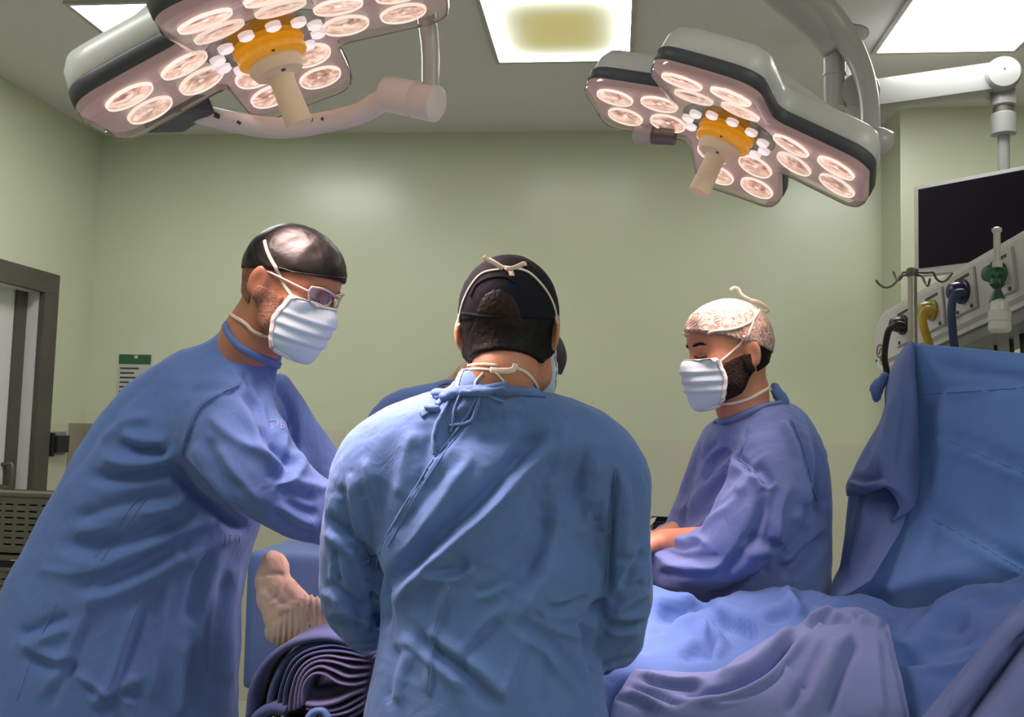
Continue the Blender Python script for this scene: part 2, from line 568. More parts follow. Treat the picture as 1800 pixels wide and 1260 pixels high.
class Solid:
    def __init__(s, lo, hi, h, fine=()):
        """fine: list of (centre, halfsize, step)"""
        ax = []
        for i in range(3):
            ax.append(axis(lo[i], hi[i], h, [(c[i] - r, c[i] + r, f) for c, r, f in fine]))
        s.ax = ax
        s.D = np.full([len(a) for a in ax], 10.0, np.float32)

    def region(s, lo, hi):
        sl = []
        for i in range(3):
            a = max(int(np.searchsorted(s.ax[i], lo[i])) - 1, 0)
            b = min(int(np.searchsorted(s.ax[i], hi[i])) + 1, len(s.ax[i]))
            if b <= a:
                return None
            sl.append(slice(a, b))
        return tuple(sl)

    def coords(s, sl):
        return (s.ax[0][sl[0]][:, None, None], s.ax[1][sl[1]][None, :, None], s.ax[2][sl[2]][None, None, :])

    def add(s, fn, lo, hi, k=0.02):
        sl = s.region(np.asarray(lo) - 2 * k - .01, np.asarray(hi) + 2 * k + .01)
        if sl is None:
            return s
        d = fn(*s.coords(sl))
        D = s.D[sl]
        h = np.maximum(k - np.abs(D - d), 0) / k
        s.D[sl] = np.minimum(D, d) - h * h * k * .25
        return s

    def cut(s, fn, lo, hi, k=0.01):
        sl = s.region(np.asarray(lo) - 2 * k - .01, np.asarray(hi) + 2 * k + .01)
        if sl is None:
            return s
        d = -fn(*s.coords(sl))
        D = s.D[sl]
        h = np.maximum(k - np.abs(D - d), 0) / k
        s.D[sl] = np.maximum(D, d) + h * h * k * .25
        return s

    def ell(s, c, r, k=.02, R=None, cut=False):
        f = f_ell(c, r, R)
        m = max(r)
        (s.cut if cut else s.add)(f, np.asarray(c) - m, np.asarray(c) + m, k)
        return s

    def cap(s, a, b, ra, rb, k=.02):
        m = max(ra, rb)
        return s.add(f_cap(a, b, ra, rb), np.minimum(a, b) - m, np.maximum(a, b) + m, k)

    def chain(s, pts, rs, k=.012):
        """round limb through points, one union"""
        pts = [np.asarray(p, float) for p in pts]
        lo = np.min([p - r for p, r in zip(pts, rs)], 0)
        hi = np.max([p + r for p, r in zip(pts, rs)], 0)
        fs = [f_cap(pts[i], pts[i + 1], rs[i], rs[i + 1]) for i in range(len(pts) - 1)]

        def fn(X, Y, Z):
            d = None
            for f in fs:
                e = f(X, Y, Z)
                d = e if d is None else np.minimum(d, e)
            return d
        return s.add(fn, lo, hi, k)

    def sweep(s, nodes, k=.03, sub=4, cap=None):
        """nodes: (px, py, Y, half width px, half depth m): elliptical sections along a path"""
        q = cat(np.array(nodes, float), sub)
        c = np.array([P(a[0], a[1], a[2]) for a in q])
        dep = (c - C0) @ FW
        a = q[:, 3] * dep / FPX
        b = q[:, 4]
        T = np.gradient(c, axis=0)
        T /= np.linalg.norm(T, axis=1)[:, None]
        V = c - C0
        V /= np.linalg.norm(V, axis=1)[:, None]
        U = np.cross(T, V)
        U /= np.linalg.norm(U, axis=1)[:, None]
        m = np.maximum(a, b)
        fs = []
        for i in range(len(c) - 1):
            fs.append(f_seg(c[i], c[i + 1], a[i], a[i + 1], b[i], b[i + 1], nrm(U[i] + U[i + 1]), cap))

        for i, f in enumerate(fs):
            lo = np.minimum(c[i], c[i + 1]) - max(m[i], m[i + 1])
            hi = np.maximum(c[i], c[i + 1]) + max(m[i], m[i + 1])
            s._acc(f, lo, hi)
        s._flush(k)
        return s

    def _acc(s, f, lo, hi):
        if getattr(s, 'T', None) is None:
            s.T = np.full(s.D.shape, 10.0, np.float32)
        sl = s.region(np.asarray(lo) - .06, np.asarray(hi) + .06)
        if sl is None:
            return
        s.T[sl] = np.minimum(s.T[sl], f(*s.coords(sl)))

    def _flush(s, k):
        d = s.T
        h = np.maximum(k - np.abs(s.D - d), 0) / k
        s.D = np.minimum(s.D, d) - h * h * k * .25
        s.T = None

    def mesh(s, smooth=2, lam=.5):
        V, F = surface_nets(s.D, *s.ax)
        if smooth:
            V = laplace(V, F, smooth, lam)
        return V, F


def f_ell(c, r, R=None):
    c = np.asarray(c, np.float32)
    r = np.asarray(r, np.float32)

    def fn(X, Y, Z):
        x, y, z = X - c[0], Y - c[1], Z - c[2]
        if R is not None:
            x, y, z = (R[0][0] * x + R[1][0] * y + R[2][0] * z, R[0][1] * x + R[1][1] * y + R[2][1] * z, R[0][2] * x + R[1][2] * y + R[2][2] * z)
        k0 = np.sqrt((x / r[0]) ** 2 + (y / r[1]) ** 2 + (z / r[2]) ** 2)
        k1 = np.sqrt((x / r[0] ** 2) ** 2 + (y / r[1] ** 2) ** 2 + (z / r[2] ** 2) ** 2) + 1e-6
        return k0 * (k0 - 1) / k1
    return fn


def f_cap(a, b, ra, rb):
    a = np.asarray(a, np.float32)
    b = np.asarray(b, np.float32)
    ab = b - a
    l2 = float(ab @ ab) + 1e-9

    def fn(X, Y, Z):
        x, y, z = X - a[0], Y - a[1], Z - a[2]
        t = np.clip((x * ab[0] + y * ab[1] + z * ab[2]) / l2, 0, 1)
        return np.sqrt((x - ab[0] * t) ** 2 + (y - ab[1] * t) ** 2 + (z - ab[2] * t) ** 2) - (ra + (rb - ra) * t)
    return fn


def f_seg(p, q, a0, a1, b0, b1, U, capr=None):
    p = np.asarray(p, np.float32)
    ab = np.asarray(q - p, np.float32)
    L = float(np.linalg.norm(ab)) + 1e-6
    T = ab / L
    U = nrm(U - T * (U @ T)).astype(np.float32)
    W = np.cross(T, U)

    def fn(X, Y, Z):
        x, y, z = X - p[0], Y - p[1], Z - p[2]
        s = x * T[0] + y * T[1] + z * T[2]
        t = np.clip(s / L, 0, 1)
        e = s - t * L
        u = x * U[0] + y * U[1] + z * U[2]
        v = x * W[0] + y * W[1] + z * W[2]
        a = a0 + (a1 - a0) * t
        b = b0 + (b1 - b0) * t
        c = np.minimum(a, b) * .6 if capr is None else capr
        k0 = np.sqrt((u / a) ** 2 + (v / b) ** 2 + (e / c) ** 2)
        k1 = np.sqrt((u / a ** 2) ** 2 + (v / b ** 2) ** 2 + (e / c ** 2) ** 2) + 1e-6
        return k0 * (k0 - 1) / k1
    return fn


def surface_nets(D, xs, ys, zs):
    s = D < 0
    nx, ny, nz = D.shape
    cnt = np.zeros((nx - 1, ny - 1, nz - 1), np.int8)
    for i in (0, 1):
        for j in (0, 1):
            for k in (0, 1):
                cnt += s[i:nx - 1 + i, j:ny - 1 + j, k:nz - 1 + k]
    act = (cnt > 0) & (cnt < 8)
    idx = np.argwhere(act)
    idm = np.full(act.shape, -1, np.int32)
    idm[act] = np.arange(len(idx))
    acc = np.zeros((len(idx), 3))
    n = np.zeros(len(idx))
    axs = (xs, ys, zs)
    for ax in range(3):
        o1, o2 = [a for a in range(3) if a != ax]
        for u in (0, 1):
            for v in (0, 1):
                a = idx.copy()
                a[:, o1] += u
                a[:, o2] += v
                b = a.copy()
                b[:, ax] += 1
                da = D[a[:, 0], a[:, 1], a[:, 2]]
                db = D[b[:, 0], b[:, 1], b[:, 2]]
                cr = (da < 0) != (db < 0)
                t = np.where(cr, da / np.where(cr, da - db, 1), 0)
                p = np.empty((len(idx), 3))
                for c in range(3):
                    p[:, c] = axs[c][a[:, c]] * (1 - t) + axs[c][b[:, c]] * t
                acc[cr] += p[cr]
                n[cr] += 1
    V = acc / n[:, None]
    F = []
    for ax in range(3):
        o1, o2 = [(1, 2), (2, 0), (0, 1)][ax]
        lo = [slice(None)] * 3
        hi = [slice(None)] * 3
        lo[ax] = slice(0, -1)
        hi[ax] = slice(1, None)
        sa, sb = s[tuple(lo)], s[tuple(hi)]
        e = np.argwhere(sa != sb)
        ok = (e[:, o1] > 0) & (e[:, o2] > 0) & (e[:, o1] < D.shape[o1] - 1) & (e[:, o2] < D.shape[o2] - 1)
        e = e[ok]
        q = []
        for du, dv in ((1, 1), (0, 1), (0, 0), (1, 0)):
            c = e.copy()
            c[:, o1] -= du
            c[:, o2] -= dv
            q.append(idm[c[:, 0], c[:, 1], c[:, 2]])
        q = np.stack(q, 1)
        ins = sa[e[:, 0], e[:, 1], e[:, 2]]
        q[~ins] = q[~ins][:, ::-1]
        F.append(q)
    F = np.vstack(F)
    F = F[(F >= 0).all(1)]
    return V, F


def laplace(V, F, it=2, lam=.5):
    n = len(V)
    e = np.vstack([F[:, [i, (i + 1) % F.shape[1]]] for i in range(F.shape[1])])
    for _ in range(it):
        acc = np.zeros_like(V)
        cn = np.zeros(n)
        for c in range(3):
            acc[:, c] = np.bincount(e[:, 0], V[e[:, 1], c], n) + np.bincount(e[:, 1], V[e[:, 0], c], n)
        cn = np.bincount(e[:, 0], minlength=n) + np.bincount(e[:, 1], minlength=n)
        V = V + lam * (acc / np.maximum(cn, 1)[:, None] - V)
    return V


def vnormals(V, F):
    a, b, c = V[F[:, 0]], V[F[:, 1]], V[F[:, 2]]
    fn = np.cross(b - a, c - a)
    if F.shape[1] == 4:
        fn = fn + np.cross(c - a, V[F[:, 3]] - a)
    N = np.zeros_like(V)
    for k in range(F.shape[1]):
        for i in range(3):
            N[:, i] += np.bincount(F[:, k], fn[:, i], len(V))
    return N / (np.linalg.norm(N, axis=1)[:, None] + 1e-12)


def quads_split(F):
    """one subdivision of a quad mesh is not needed; triangles help the ray casts"""
    return [tuple(int(i) for i in f) for f in F]


def subdiv(V, F):
    """linear split of every quad into four, then light smoothing"""
    n = len(V)
    e = np.sort(np.vstack([F[:, [i, (i + 1) % 4]] for i in range(4)]), 1)
    key = e[:, 0].astype(np.int64) * n + e[:, 1]
    uq, inv = np.unique(key, return_inverse=True)
    em = (V[uq // n] + V[uq % n]) * .5
    m = len(F)
    fc = V[F].mean(1)
    E_ = n + inv.reshape(4, m).T
    C = n + len(uq) + np.arange(m)
    V2 = np.vstack([V, em, fc])
    F2 = np.vstack([np.stack([F[:, i], E_[:, i], C, E_[:, (i + 3) % 4]], 1) for i in range(4)])
    return laplace(V2, F2, 2, .5), F2


# ------------------------------------------------------------------ folds pressed into cloth
def seg_field(px, poly):
    """distance, signed distance and position along a polyline, in photo pixels"""
    poly = np.asarray(poly, float)
    best = np.full(len(px), 1e9)
    sg = np.zeros(len(px))
    tt = np.zeros(len(px))
    L = np.linalg.norm(np.diff(poly, axis=0), axis=1)
    cum = np.concatenate([[0], np.cumsum(L)])
    for i in range(len(poly) - 1):
        a, b = poly[i], poly[i + 1]
        ab = b - a
        q = px - a
        t = np.clip((q @ ab) / (ab @ ab + 1e-9), 0, 1)
        dv = q - t[:, None] * ab
        d = np.hypot(dv[:, 0], dv[:, 1])
        m = d < best
        best[m] = d[m]
        sg[m] = np.sign(ab[0] * q[m, 1] - ab[1] * q[m, 0])
        tt[m] = (cum[i] + t[m] * L[i]) / cum[-1]
    return best, best * sg, tt


def press(V, F, strokes, side='front', N=None):
    """strokes: (kind, width px, depth mm, polyline). r ridge, v valley, s one-sided tension fold."""
    N = vnormals(V, F) if N is None else N
    view = V - C0
    view /= np.linalg.norm(view, axis=1)[:, None]
    facing = np.clip(-(N * view).sum(1) * 2.5 - .05, 0, 1)
    if side == 'all':
        facing = np.ones(len(V))
    px = proj(V)
    disp = np.zeros(len(V))
    for st in strokes:
        kind, wd, mm, poly = st[:4]
        poly = np.asarray(poly, float)
        if len(poly) > 2:
            poly = cat(poly, 5)
        lo, hi = poly.min(0) - 4 * wd, poly.max(0) + 4 * wd
        m = np.where((px[:, 0] > lo[0]) & (px[:, 0] < hi[0]) & (px[:, 1] > lo[1]) & (px[:, 1] < hi[1]) & (facing > 0))[0]
        if len(m) == 0:
            continue
        d, sd, t = seg_field(px[m], poly)
        tp = np.clip(np.minimum(t, 1 - t) * 5 + .12, 0, 1)
        tp = tp * tp * (3 - 2 * tp)
        if kind == 'r':
            f = np.exp(-(d / wd) ** 2)
        elif kind == 'v':
            f = -np.exp(-(d / wd) ** 2)
        elif kind == 's':
            x = sd / wd
            f = x * np.exp(.5 - .5 * x * x) * 1.0
        elif kind == 'e':       # edge of an overlapping layer: raised on the left of the line
            x = sd / wd
            f = np.where(x < 0, np.exp(-np.abs(x) * .35), -.6 * np.exp(-np.abs(x) * 1.2)) * (1 - np.exp(-(d / 1.5) ** 2) * .3)
        disp[m] += f * tp * mm * .001 * facing[m]
    return V + N * disp[:, None]


def wrinkle(V, F, amp, scale, seed=0, stretch=(1, 1, 1), N=None):
    """soft random folds over the whole surface"""
    rg = np.random.RandomState(seed)
    N = vnormals(V, F) if N is None else N
    q = V * np.asarray(stretch) * scale
    wv = np.zeros(len(V))
    warp = np.zeros_like(q)
    for i in range(5):
        k = rg.normal(size=3) * .55
        warp += np.sin(q @ k + rg.uniform(0, 6.28))[:, None] * rg.normal(size=3) * .7
    q = q + warp
    tot = 0
    for i in range(7):
        k = nrm(rg.normal(size=3)) * rg.uniform(.7, 2.0)
        a = 1.0 / np.linalg.norm(k)
        s = np.sin(q @ k + rg.uniform(0, 6.28))
        wv += a * (1 - 1.6 * np.abs(s))
        tot += a
    return V + N * (wv / tot * amp)[:, None]


def bvh(V, F):
    return BVHTree.FromPolygons([tuple(map(float, v)) for v in V], quads_split(F))


def hit(trees, px, py):
    d = nrm(ray(px, py))
    best = None
    for t in trees:
        r = t.ray_cast(Vector(C0), Vector(d), 12)
        if r[0] is not None and (best is None or r[3] < best[2]):
            best = (np.array(r[0]), np.array(r[1]), r[3])
    return best


def strip(mb, pts, nors, wd, th):
    """a flat cloth strip along points lying on a surface"""
    pts = np.asarray(pts)
    nors = np.asarray(nors)
    n = len(pts)
    wd = np.broadcast_to(np.asarray(wd, float), (n,))
    T = np.gradient(pts, axis=0)
    V = []
    for i in range(n):
        t = nrm(T[i])
        nn = nrm(nors[i] - t * (nors[i] @ t))
        s = np.cross(t, nn) * wd[i] * .5
        V += [pts[i] - s, pts[i] + s, pts[i] + s * .75 + nn * th, pts[i] - s * .75 + nn * th]
    F = []
    for i in range(n - 1):
        for k in range(4):
            F.append((i * 4 + k, i * 4 + (k + 1) % 4, i * 4 + 4 + (k + 1) % 4, i * 4 + 4 + k))
    F += [(3, 2, 1, 0), (n * 4 - 4, n * 4 - 3, n * 4 - 2, n * 4 - 1)]
    return mb.add(V, F)


def cam_strip(mb, trees, pxs, wd, th=.0015, off=.0005, sub=6):
    """strip laid on the surface where the pixels of the photograph show it"""
    q = cat(np.array(pxs, float), sub)
    pts, nn = [], []
    for a in q:
        h = hit(trees, a[0], a[1])
        if h is None:
            continue
        if pts and np.linalg.norm(h[0] - pts[-1]) > .12:
            continue
        n = h[1]
        if n @ (h[0] - C0) > 0:
            n = -n
        pts.append(h[0] + n * off)
        nn.append(n)
    if len(pts) < 2:
        return mb
    pts = np.array(pts)
    if len(pts) > 4:
        sm = pts.copy()
        sm[1:-1] = (pts[:-2] + pts[1:-1] * 2 + pts[2:]) / 4
        pts = sm
    return strip(mb, pts, nn, wd, th)


def near_strip(mb, tree, pts3, wd, th=.0015, off=.001, sub=6, closed=False):
    """strip following 3-D points snapped to the nearest place on a surface"""
    q = cat(np.array(pts3, float), sub, closed)
    if closed:
        q = np.vstack([q, q[:1]])
    pts, nn = [], []
    for a in q:
        r = tree.find_nearest(Vector(a))
        n = np.array(r[1])
        pts.append(np.array(r[0]) + n * off)
        nn.append(n)
    return strip(mb, pts, nn, wd, th)


def sheet(rows, nu=8, nv=8):
    """cloth through a control grid of (px, py, Y)"""
    G = np.array([[P(*c) for c in r] for r in rows])
    A = np.array([cat(G[:, j], nu) for j in range(G.shape[1])])      # cols, fine rows, 3
    A = np.swapaxes(A, 0, 1)
    B = np.array([cat(r, nv) for r in A])                            # fine rows, fine cols, 3
    m, n = B.shape[:2]
    V = B.reshape(-1, 3)
    i, j = np.meshgrid(np.arange(m - 1), np.arange(n - 1), indexing='ij')
    a = (i * n + j).ravel()
    F = np.stack([a, a + 1, a + n + 1, a + n], 1)
    # orient to the camera side
    N = vnormals(V, F)
    if ((V - C0) * N).sum() > 0:
        F = F[:, ::-1]
    return V, F


def thick(o, t=.0025):
    md = o.modifiers.new('cloth_thickness', 'SOLIDIFY')
    md.thickness = t
    md.offset = -1
    return o


def crumple(V, F, amp, cell, seed, stretch=(1, 1, 1)):
    """creases along the borders of irregular facets, as in cloth that was folded and crushed"""
    rg = np.random.RandomState(seed)
    N = vnormals(V, F)
    q = V * np.asarray(stretch)
    lo, hi = q.min(0), q.max(0)
    pick = q[rg.randint(0, len(q), 4000)]
    pts = []
    for p in pick:
        if all(np.sum((p - o) ** 2) > (cell * .62) ** 2 for o in pts):
            pts.append(p)
    pts = np.array(pts)
    d1 = np.full(len(q), 9.0)
    for p in pts:
        w_ = rg.uniform(.7, 1.3)
        d1 = np.minimum(d1, np.sqrt(((q - p) ** 2).sum(1)) * w_)
    h = np.clip(d1 / cell, 0, 1)
    V = V + N * ((h - .45) * amp)[:, None]
    return V


# ================================================================== the room
WX, WY, WZ = -2.73, 4.60, 2.88          # left wall, back wall, ceiling
CX, CY = 1.26, 4.30                     # projecting pier at the right
RX, RY = 2.9, -2.2                      # right wall, wall behind the camera
DADO = 1.35


def struct(name, mb, mat, parent=None, **k):
    o = mb.obj(name, mat, parent, **k)
    if parent is None:
        o['kind'] = 'structure'
    return o


fl = struct('floor', MB().box((WX - .2, RY - .1, -.1), (RX + .1, WY + .1, 0)), MAT['floor'])
struct('ceiling', MB().box((WX - .2, RY - .1, WZ), (RX + .1, WY + .1, WZ + .1)), MAT['ceiling'])
wb = struct('wall_back', MB().box((WX - .1, WY, 0), (RX + .1, WY + .1, WZ)), MAT['wall'])
struct('dado', MB().box((WX, WY - .004, 0), (CX, WY, DADO)), MAT['dado'], wb)
pier = struct('wall_right_pier', MB().box((CX, CY, 0), (RX + .1, WY, WZ)), MAT['wall'])
struct('dado', MB().box((CX - .004, CY - .004, 0), (RX, WY - .004, DADO)), MAT['dado'], pier)
struct('wall_right', MB().box((RX, RY, 0), (RX + .1, CY, WZ)), MAT['wall'])
struct('wall_front', MB().box((WX, RY - .1, 0), (RX, RY, WZ)), MAT['wall'])

# left wall with a door
DY1 = PX(98, 487, WX)[1]
DZ1 = PX(98, 487, WX)[2]
DYa = PX(75, 497, WX)[1]
DZa = DZ1 - .09
DY0 = DY1 - 1.35
wl = struct('wall_left', MB().box((WX - .2, DY1, 0), (WX, WY, WZ)).box((WX - .2, RY, 0), (WX, DY0, WZ)).box((WX - .2, DY0, DZ1), (WX, DY1, WZ)), MAT['wall'])
struct('dado', MB().box((WX, DY1 + .01, 0), (WX + .004, WY - .004, DADO)), MAT['dado'], wl)
JX = WX - .085
door = struct('door_1', MB().box((JX - .04, DY0, 0), (JX, DY1, DZ1)), MAT['door'])
fr = struct('door_frame', MB().box((WX - .012, DYa, 0), (WX + .018, DY1 + .01, DZa), .004)
            .box((WX - .012, DY0 - .02, DZa), (WX + .018, DY1 + .01, DZ1 + .01), .004)
            .box((WX - .012, DY0 - .02, 0), (WX + .018, DY0 + .08, DZa), .004), MAT['frame'], door)
struct('jamb_lining', MB().box((JX, DYa + .005, 0), (WX - .012, DY1, DZa)).box((JX, DY0, DZa - .0), (WX - .012, DY1, DZ1)), MAT['door'], door)
struct('door_edge_strip', MB().box((JX, DYa - .075, 0), (JX + .012, DYa + .004, DZa)), MAT['frame'], door)
hx = PX(2, 835, JX)
struct('door_handle', MB().tube([hx + (0.0, 0, .05), hx + (.05, 0, .05), hx + (.05, 0, -.05), hx + (0, 0, -.05)], .009), MAT['steeld'], door, smooth=True)
g0 = WY - .035
struct('trim_1', MB().box((WX + .004, WY - .15, 0), (WX + .012, WY - .004, DADO + .002), .002).box((WX + .004, WY - .012, 0), (WX + .09, WY - .004, DADO + .002), .002), MAT['guard'])

# switch by the door
sp = PX(98, 780, WX + .004)
sw = thing('wall_switch', 'small black wall switch on a pale plate beside the door frame', 'switch', sp)
MB().box((WX + .004, sp[1] - .055, sp[2] - .055), (WX + .012, sp[1] + .075, sp[2] + .06), .004).obj('switch_plate', MAT['white'], sw)
MB().box((WX + .012, sp[1] - .05, sp[2] - .042), (WX + .045, sp[1] + .05, sp[2] + .042), .006).obj('switch_box', MAT['black'], sw)
MB().box((WX + .012, sp[1] - .065, sp[2] - .06), (WX + .030, sp[1] - .045, sp[2] + .055), .004).obj('switch_bracket', MAT['black'], sw)

# notice on the back wall
a, b = P(210, 622, WY - .006), P(262, 712, WY - .006)
nt_ = thing('wall_notice', 'small notice with a green heading on the back wall, half hidden by a shoulder', 'sign', (a[0], WY, b[2]))
MB().box((a[0], WY - .010, b[2]), (b[0], WY, a[2]), .001).obj('notice_board', MAT['signw'], nt_)
hz = a[2] - .052
MB().box((a[0] + .002, WY - .0115, hz), (b[0] - .002, WY - .010, a[2] - .002)).obj('heading', MAT['signg'], nt_)
for k in range(7):
    z = hz - .022 - k * .024
    MB().box((a[0] + .012, WY - .0112, z - .0045), (a[0] + .012 + [.10, .075, .11, .05, .1, .08, .11][k], WY - .010, z + .0045)).obj('text_line', MAT['ink'], nt_)
MB().box((a[0] + .085, WY - .0122, a[2] - .022), (a[0] + .105, WY - .0115, a[2] - .006)).obj('heading_mark', MAT['signw'], nt_)


# ceiling lights
def panel_mat(dim):
    m = bpy.data.materials.new('panel_diffuser_dim' if dim else 'panel_diffuser')
    m.use_nodes = True
    nt = m.node_tree
    N, L = nt.nodes, nt.links
    N.clear()
    out = N.new('ShaderNodeOutputMaterial')
    e = N.new('ShaderNodeEmission')
    e.inputs[1].default_value = PANEL_LIGHT
    L.new(e.outputs[0], out.inputs[0])
    if not dim:
        e.inputs[0].default_value = (1.0, 1.0, .97, 1)
        return m
    # an ageing fitting: the tubes along its border shine, the middle of the diffuser is weak and yellowed
    tc = N.new('ShaderNodeTexCoord')
    mp = N.new('ShaderNodeVectorMath')
    mp.operation = 'MULTIPLY_ADD'
    mp.inputs[1].default_value = (2, 2, 0)
    mp.inputs[2].default_value = (-1, -1, 0)
    L.new(tc.outputs['Generated'], mp.inputs[0])
    ab = N.new('ShaderNodeVectorMath')
    ab.operation = 'ABSOLUTE'
    L.new(mp.outputs[0], ab.inputs[0])
    sx = N.new('ShaderNodeSeparateXYZ')
    L.new(ab.outputs[0], sx.inputs[0])
    pw = []
    for i in (0, 1):
        q = N.new('ShaderNodeMath')
        q.operation = 'POWER'
        q.inputs[1].default_value = 4
        L.new(sx.outputs[i], q.inputs[0])
        pw.append(q)
    ad = N.new('ShaderNodeMath')
    ad.operation = 'ADD'
    L.new(pw[0].outputs[0], ad.inputs[0])
    L.new(pw[1].outputs[0], ad.inputs[1])
    cr = N.new('ShaderNodeValToRGB')
    k = PANEL_LIGHT
    el = cr.color_ramp.elements
    el[0].position = 0.0
    el[0].color = (.48 / k, .42 / k, .17 / k, 1)
    el[1].position = .62
    el[1].color = (1, 1, .90, 1)
    for p_, c_ in ((.05, (.52, .47, .23)), (.13, (.64, .61, .42)), (.30, (.95, .95, .66))):
        x = el.new(p_)
        x.color = (c_[0] / k, c_[1] / k, c_[2] / k, 1)
    L.new(ad.outputs[0], cr.inputs[0])
    L.new(cr.outputs[0], e.inputs[0])
    return m


MAT['panel'] = panel_mat(False)
MAT['paneldim'] = panel_mat(True)


def ceiling_light(x0, x1, y0, y1, label, mat):
    t = thing('ceiling_light', label, 'ceiling light', ((x0 + x1) / 2, (y0 + y1) / 2, WZ))
    f = .018
    z = WZ - .012
    MB().box((x0 - f, y0 - f, z), (x1 + f, y0, WZ)).box((x0 - f, y1, z), (x1 + f, y1 + f, WZ)).box((x0 - f, y0, z), (x0, y1, WZ)).box((x1, y0, z), (x1 + f, y1, WZ)).obj('light_frame', MAT['greywhite'], t)
    MB().box((x0, y0, WZ - .008), (x1, y1, WZ - .001)).obj('diffuser', mat, t)
    return t


pa, pb = PZ(878, 105, WZ), PZ(1106, 105, WZ)
ceiling_light(pa[0], pb[0], pa[1] - .58, pa[1], 'square ceiling light with a dim yellowed middle between the two surgical lamps', MAT['paneldim'])
pc, pd = PZ(1541, 88, WZ), PZ(1783, 83, WZ)
ceiling_light(pc[0], pd[0], pc[1] - .58, pc[1], 'bright white ceiling light above the jointed monitor arm', MAT['panel'])
pe = PZ(124, 5, WZ)
ceiling_light(pe[0], pe[0] + .56, pe[1], pe[1] + .56, 'bright white ceiling light partly hidden by the grey shell of a surgical lamp', MAT['panel'])
for i, (x, y, l) in enumerate([(-1.6, .75, 'unseen ceiling light added overhead behind the door side of the room'),                               (1.75, .35, 'unseen ceiling light added overhead at the monitor side'), (1.2, -.95, 'unseen ceiling light added at the end of the room behind the photographer')]):
    ceiling_light(x - .3, x + .3, y - .3, y + .3, l, MAT['panel'])  # unseen panels, added to bring more light into the room


# ================================================================== surgical lamps
def cross_r(theta, inset=0.0, R=.326, Wd=.113, fil=.05, con=.035):
    """polar radius of the four-lobed outline"""
    def sd(x, y):
        def bx(x, y, hx, hy, r):
            qx, qy = abs(x) - hx + r, abs(y) - hy + r
            return min(max(qx, qy), 0) + math.hypot(max(qx, 0), max(qy, 0)) - r
        a = bx(x, y, R, Wd, fil)
        b = bx(x, y, Wd, R, fil)
        h = max(con - abs(a - b), 0) / con
        return min(a, b) - h * h * con * .25
    lo, hi = .05, .45
    c, s_ = math.cos(theta), math.sin(theta)
    for _ in range(30):
        m = (lo + hi) / 2
        if sd(m * c, m * s_) < -inset:
            lo = m
        else:
            hi = m
    return lo


NTH = 200
TH = np.linspace(0, 2 * math.pi, NTH, endpoint=False)
_rc = {}


def outline(inset):
    key = round(inset, 4)
    if key not in _rc:
        _rc[key] = np.array([cross_r(t, inset) for t in TH])
    return _rc[key]


def droop(r):
    return -.16 * (r - .2)


def rings(spec, Rm, C, mb, cap0=False, cap1=False):
    """spec: list of (inset, dz, scale)"""
    base = []
    for inset, dz, sc_ in spec:
        r = outline(inset) * sc_
        base.append(np.stack([r * np.cos(TH), r * np.sin(TH), droop(r) + dz], 1))
    V = np.vstack(base) @ np.asarray(Rm).T + C
    F = []
    for i in range(len(spec) - 1):
        for k in range(NTH):
            F.append((i * NTH + k, i * NTH + (k + 1) % NTH, (i + 1) * NTH + (k + 1) % NTH, (i + 1) * NTH + k))
    n = len(spec)
    if cap1:
        F.append(tuple((n - 1) * NTH + k for k in range(NTH)))
    if cap0:
        F.append(tuple(range(NTH - 1, -1, -1)))
    return mb.add(V, F)


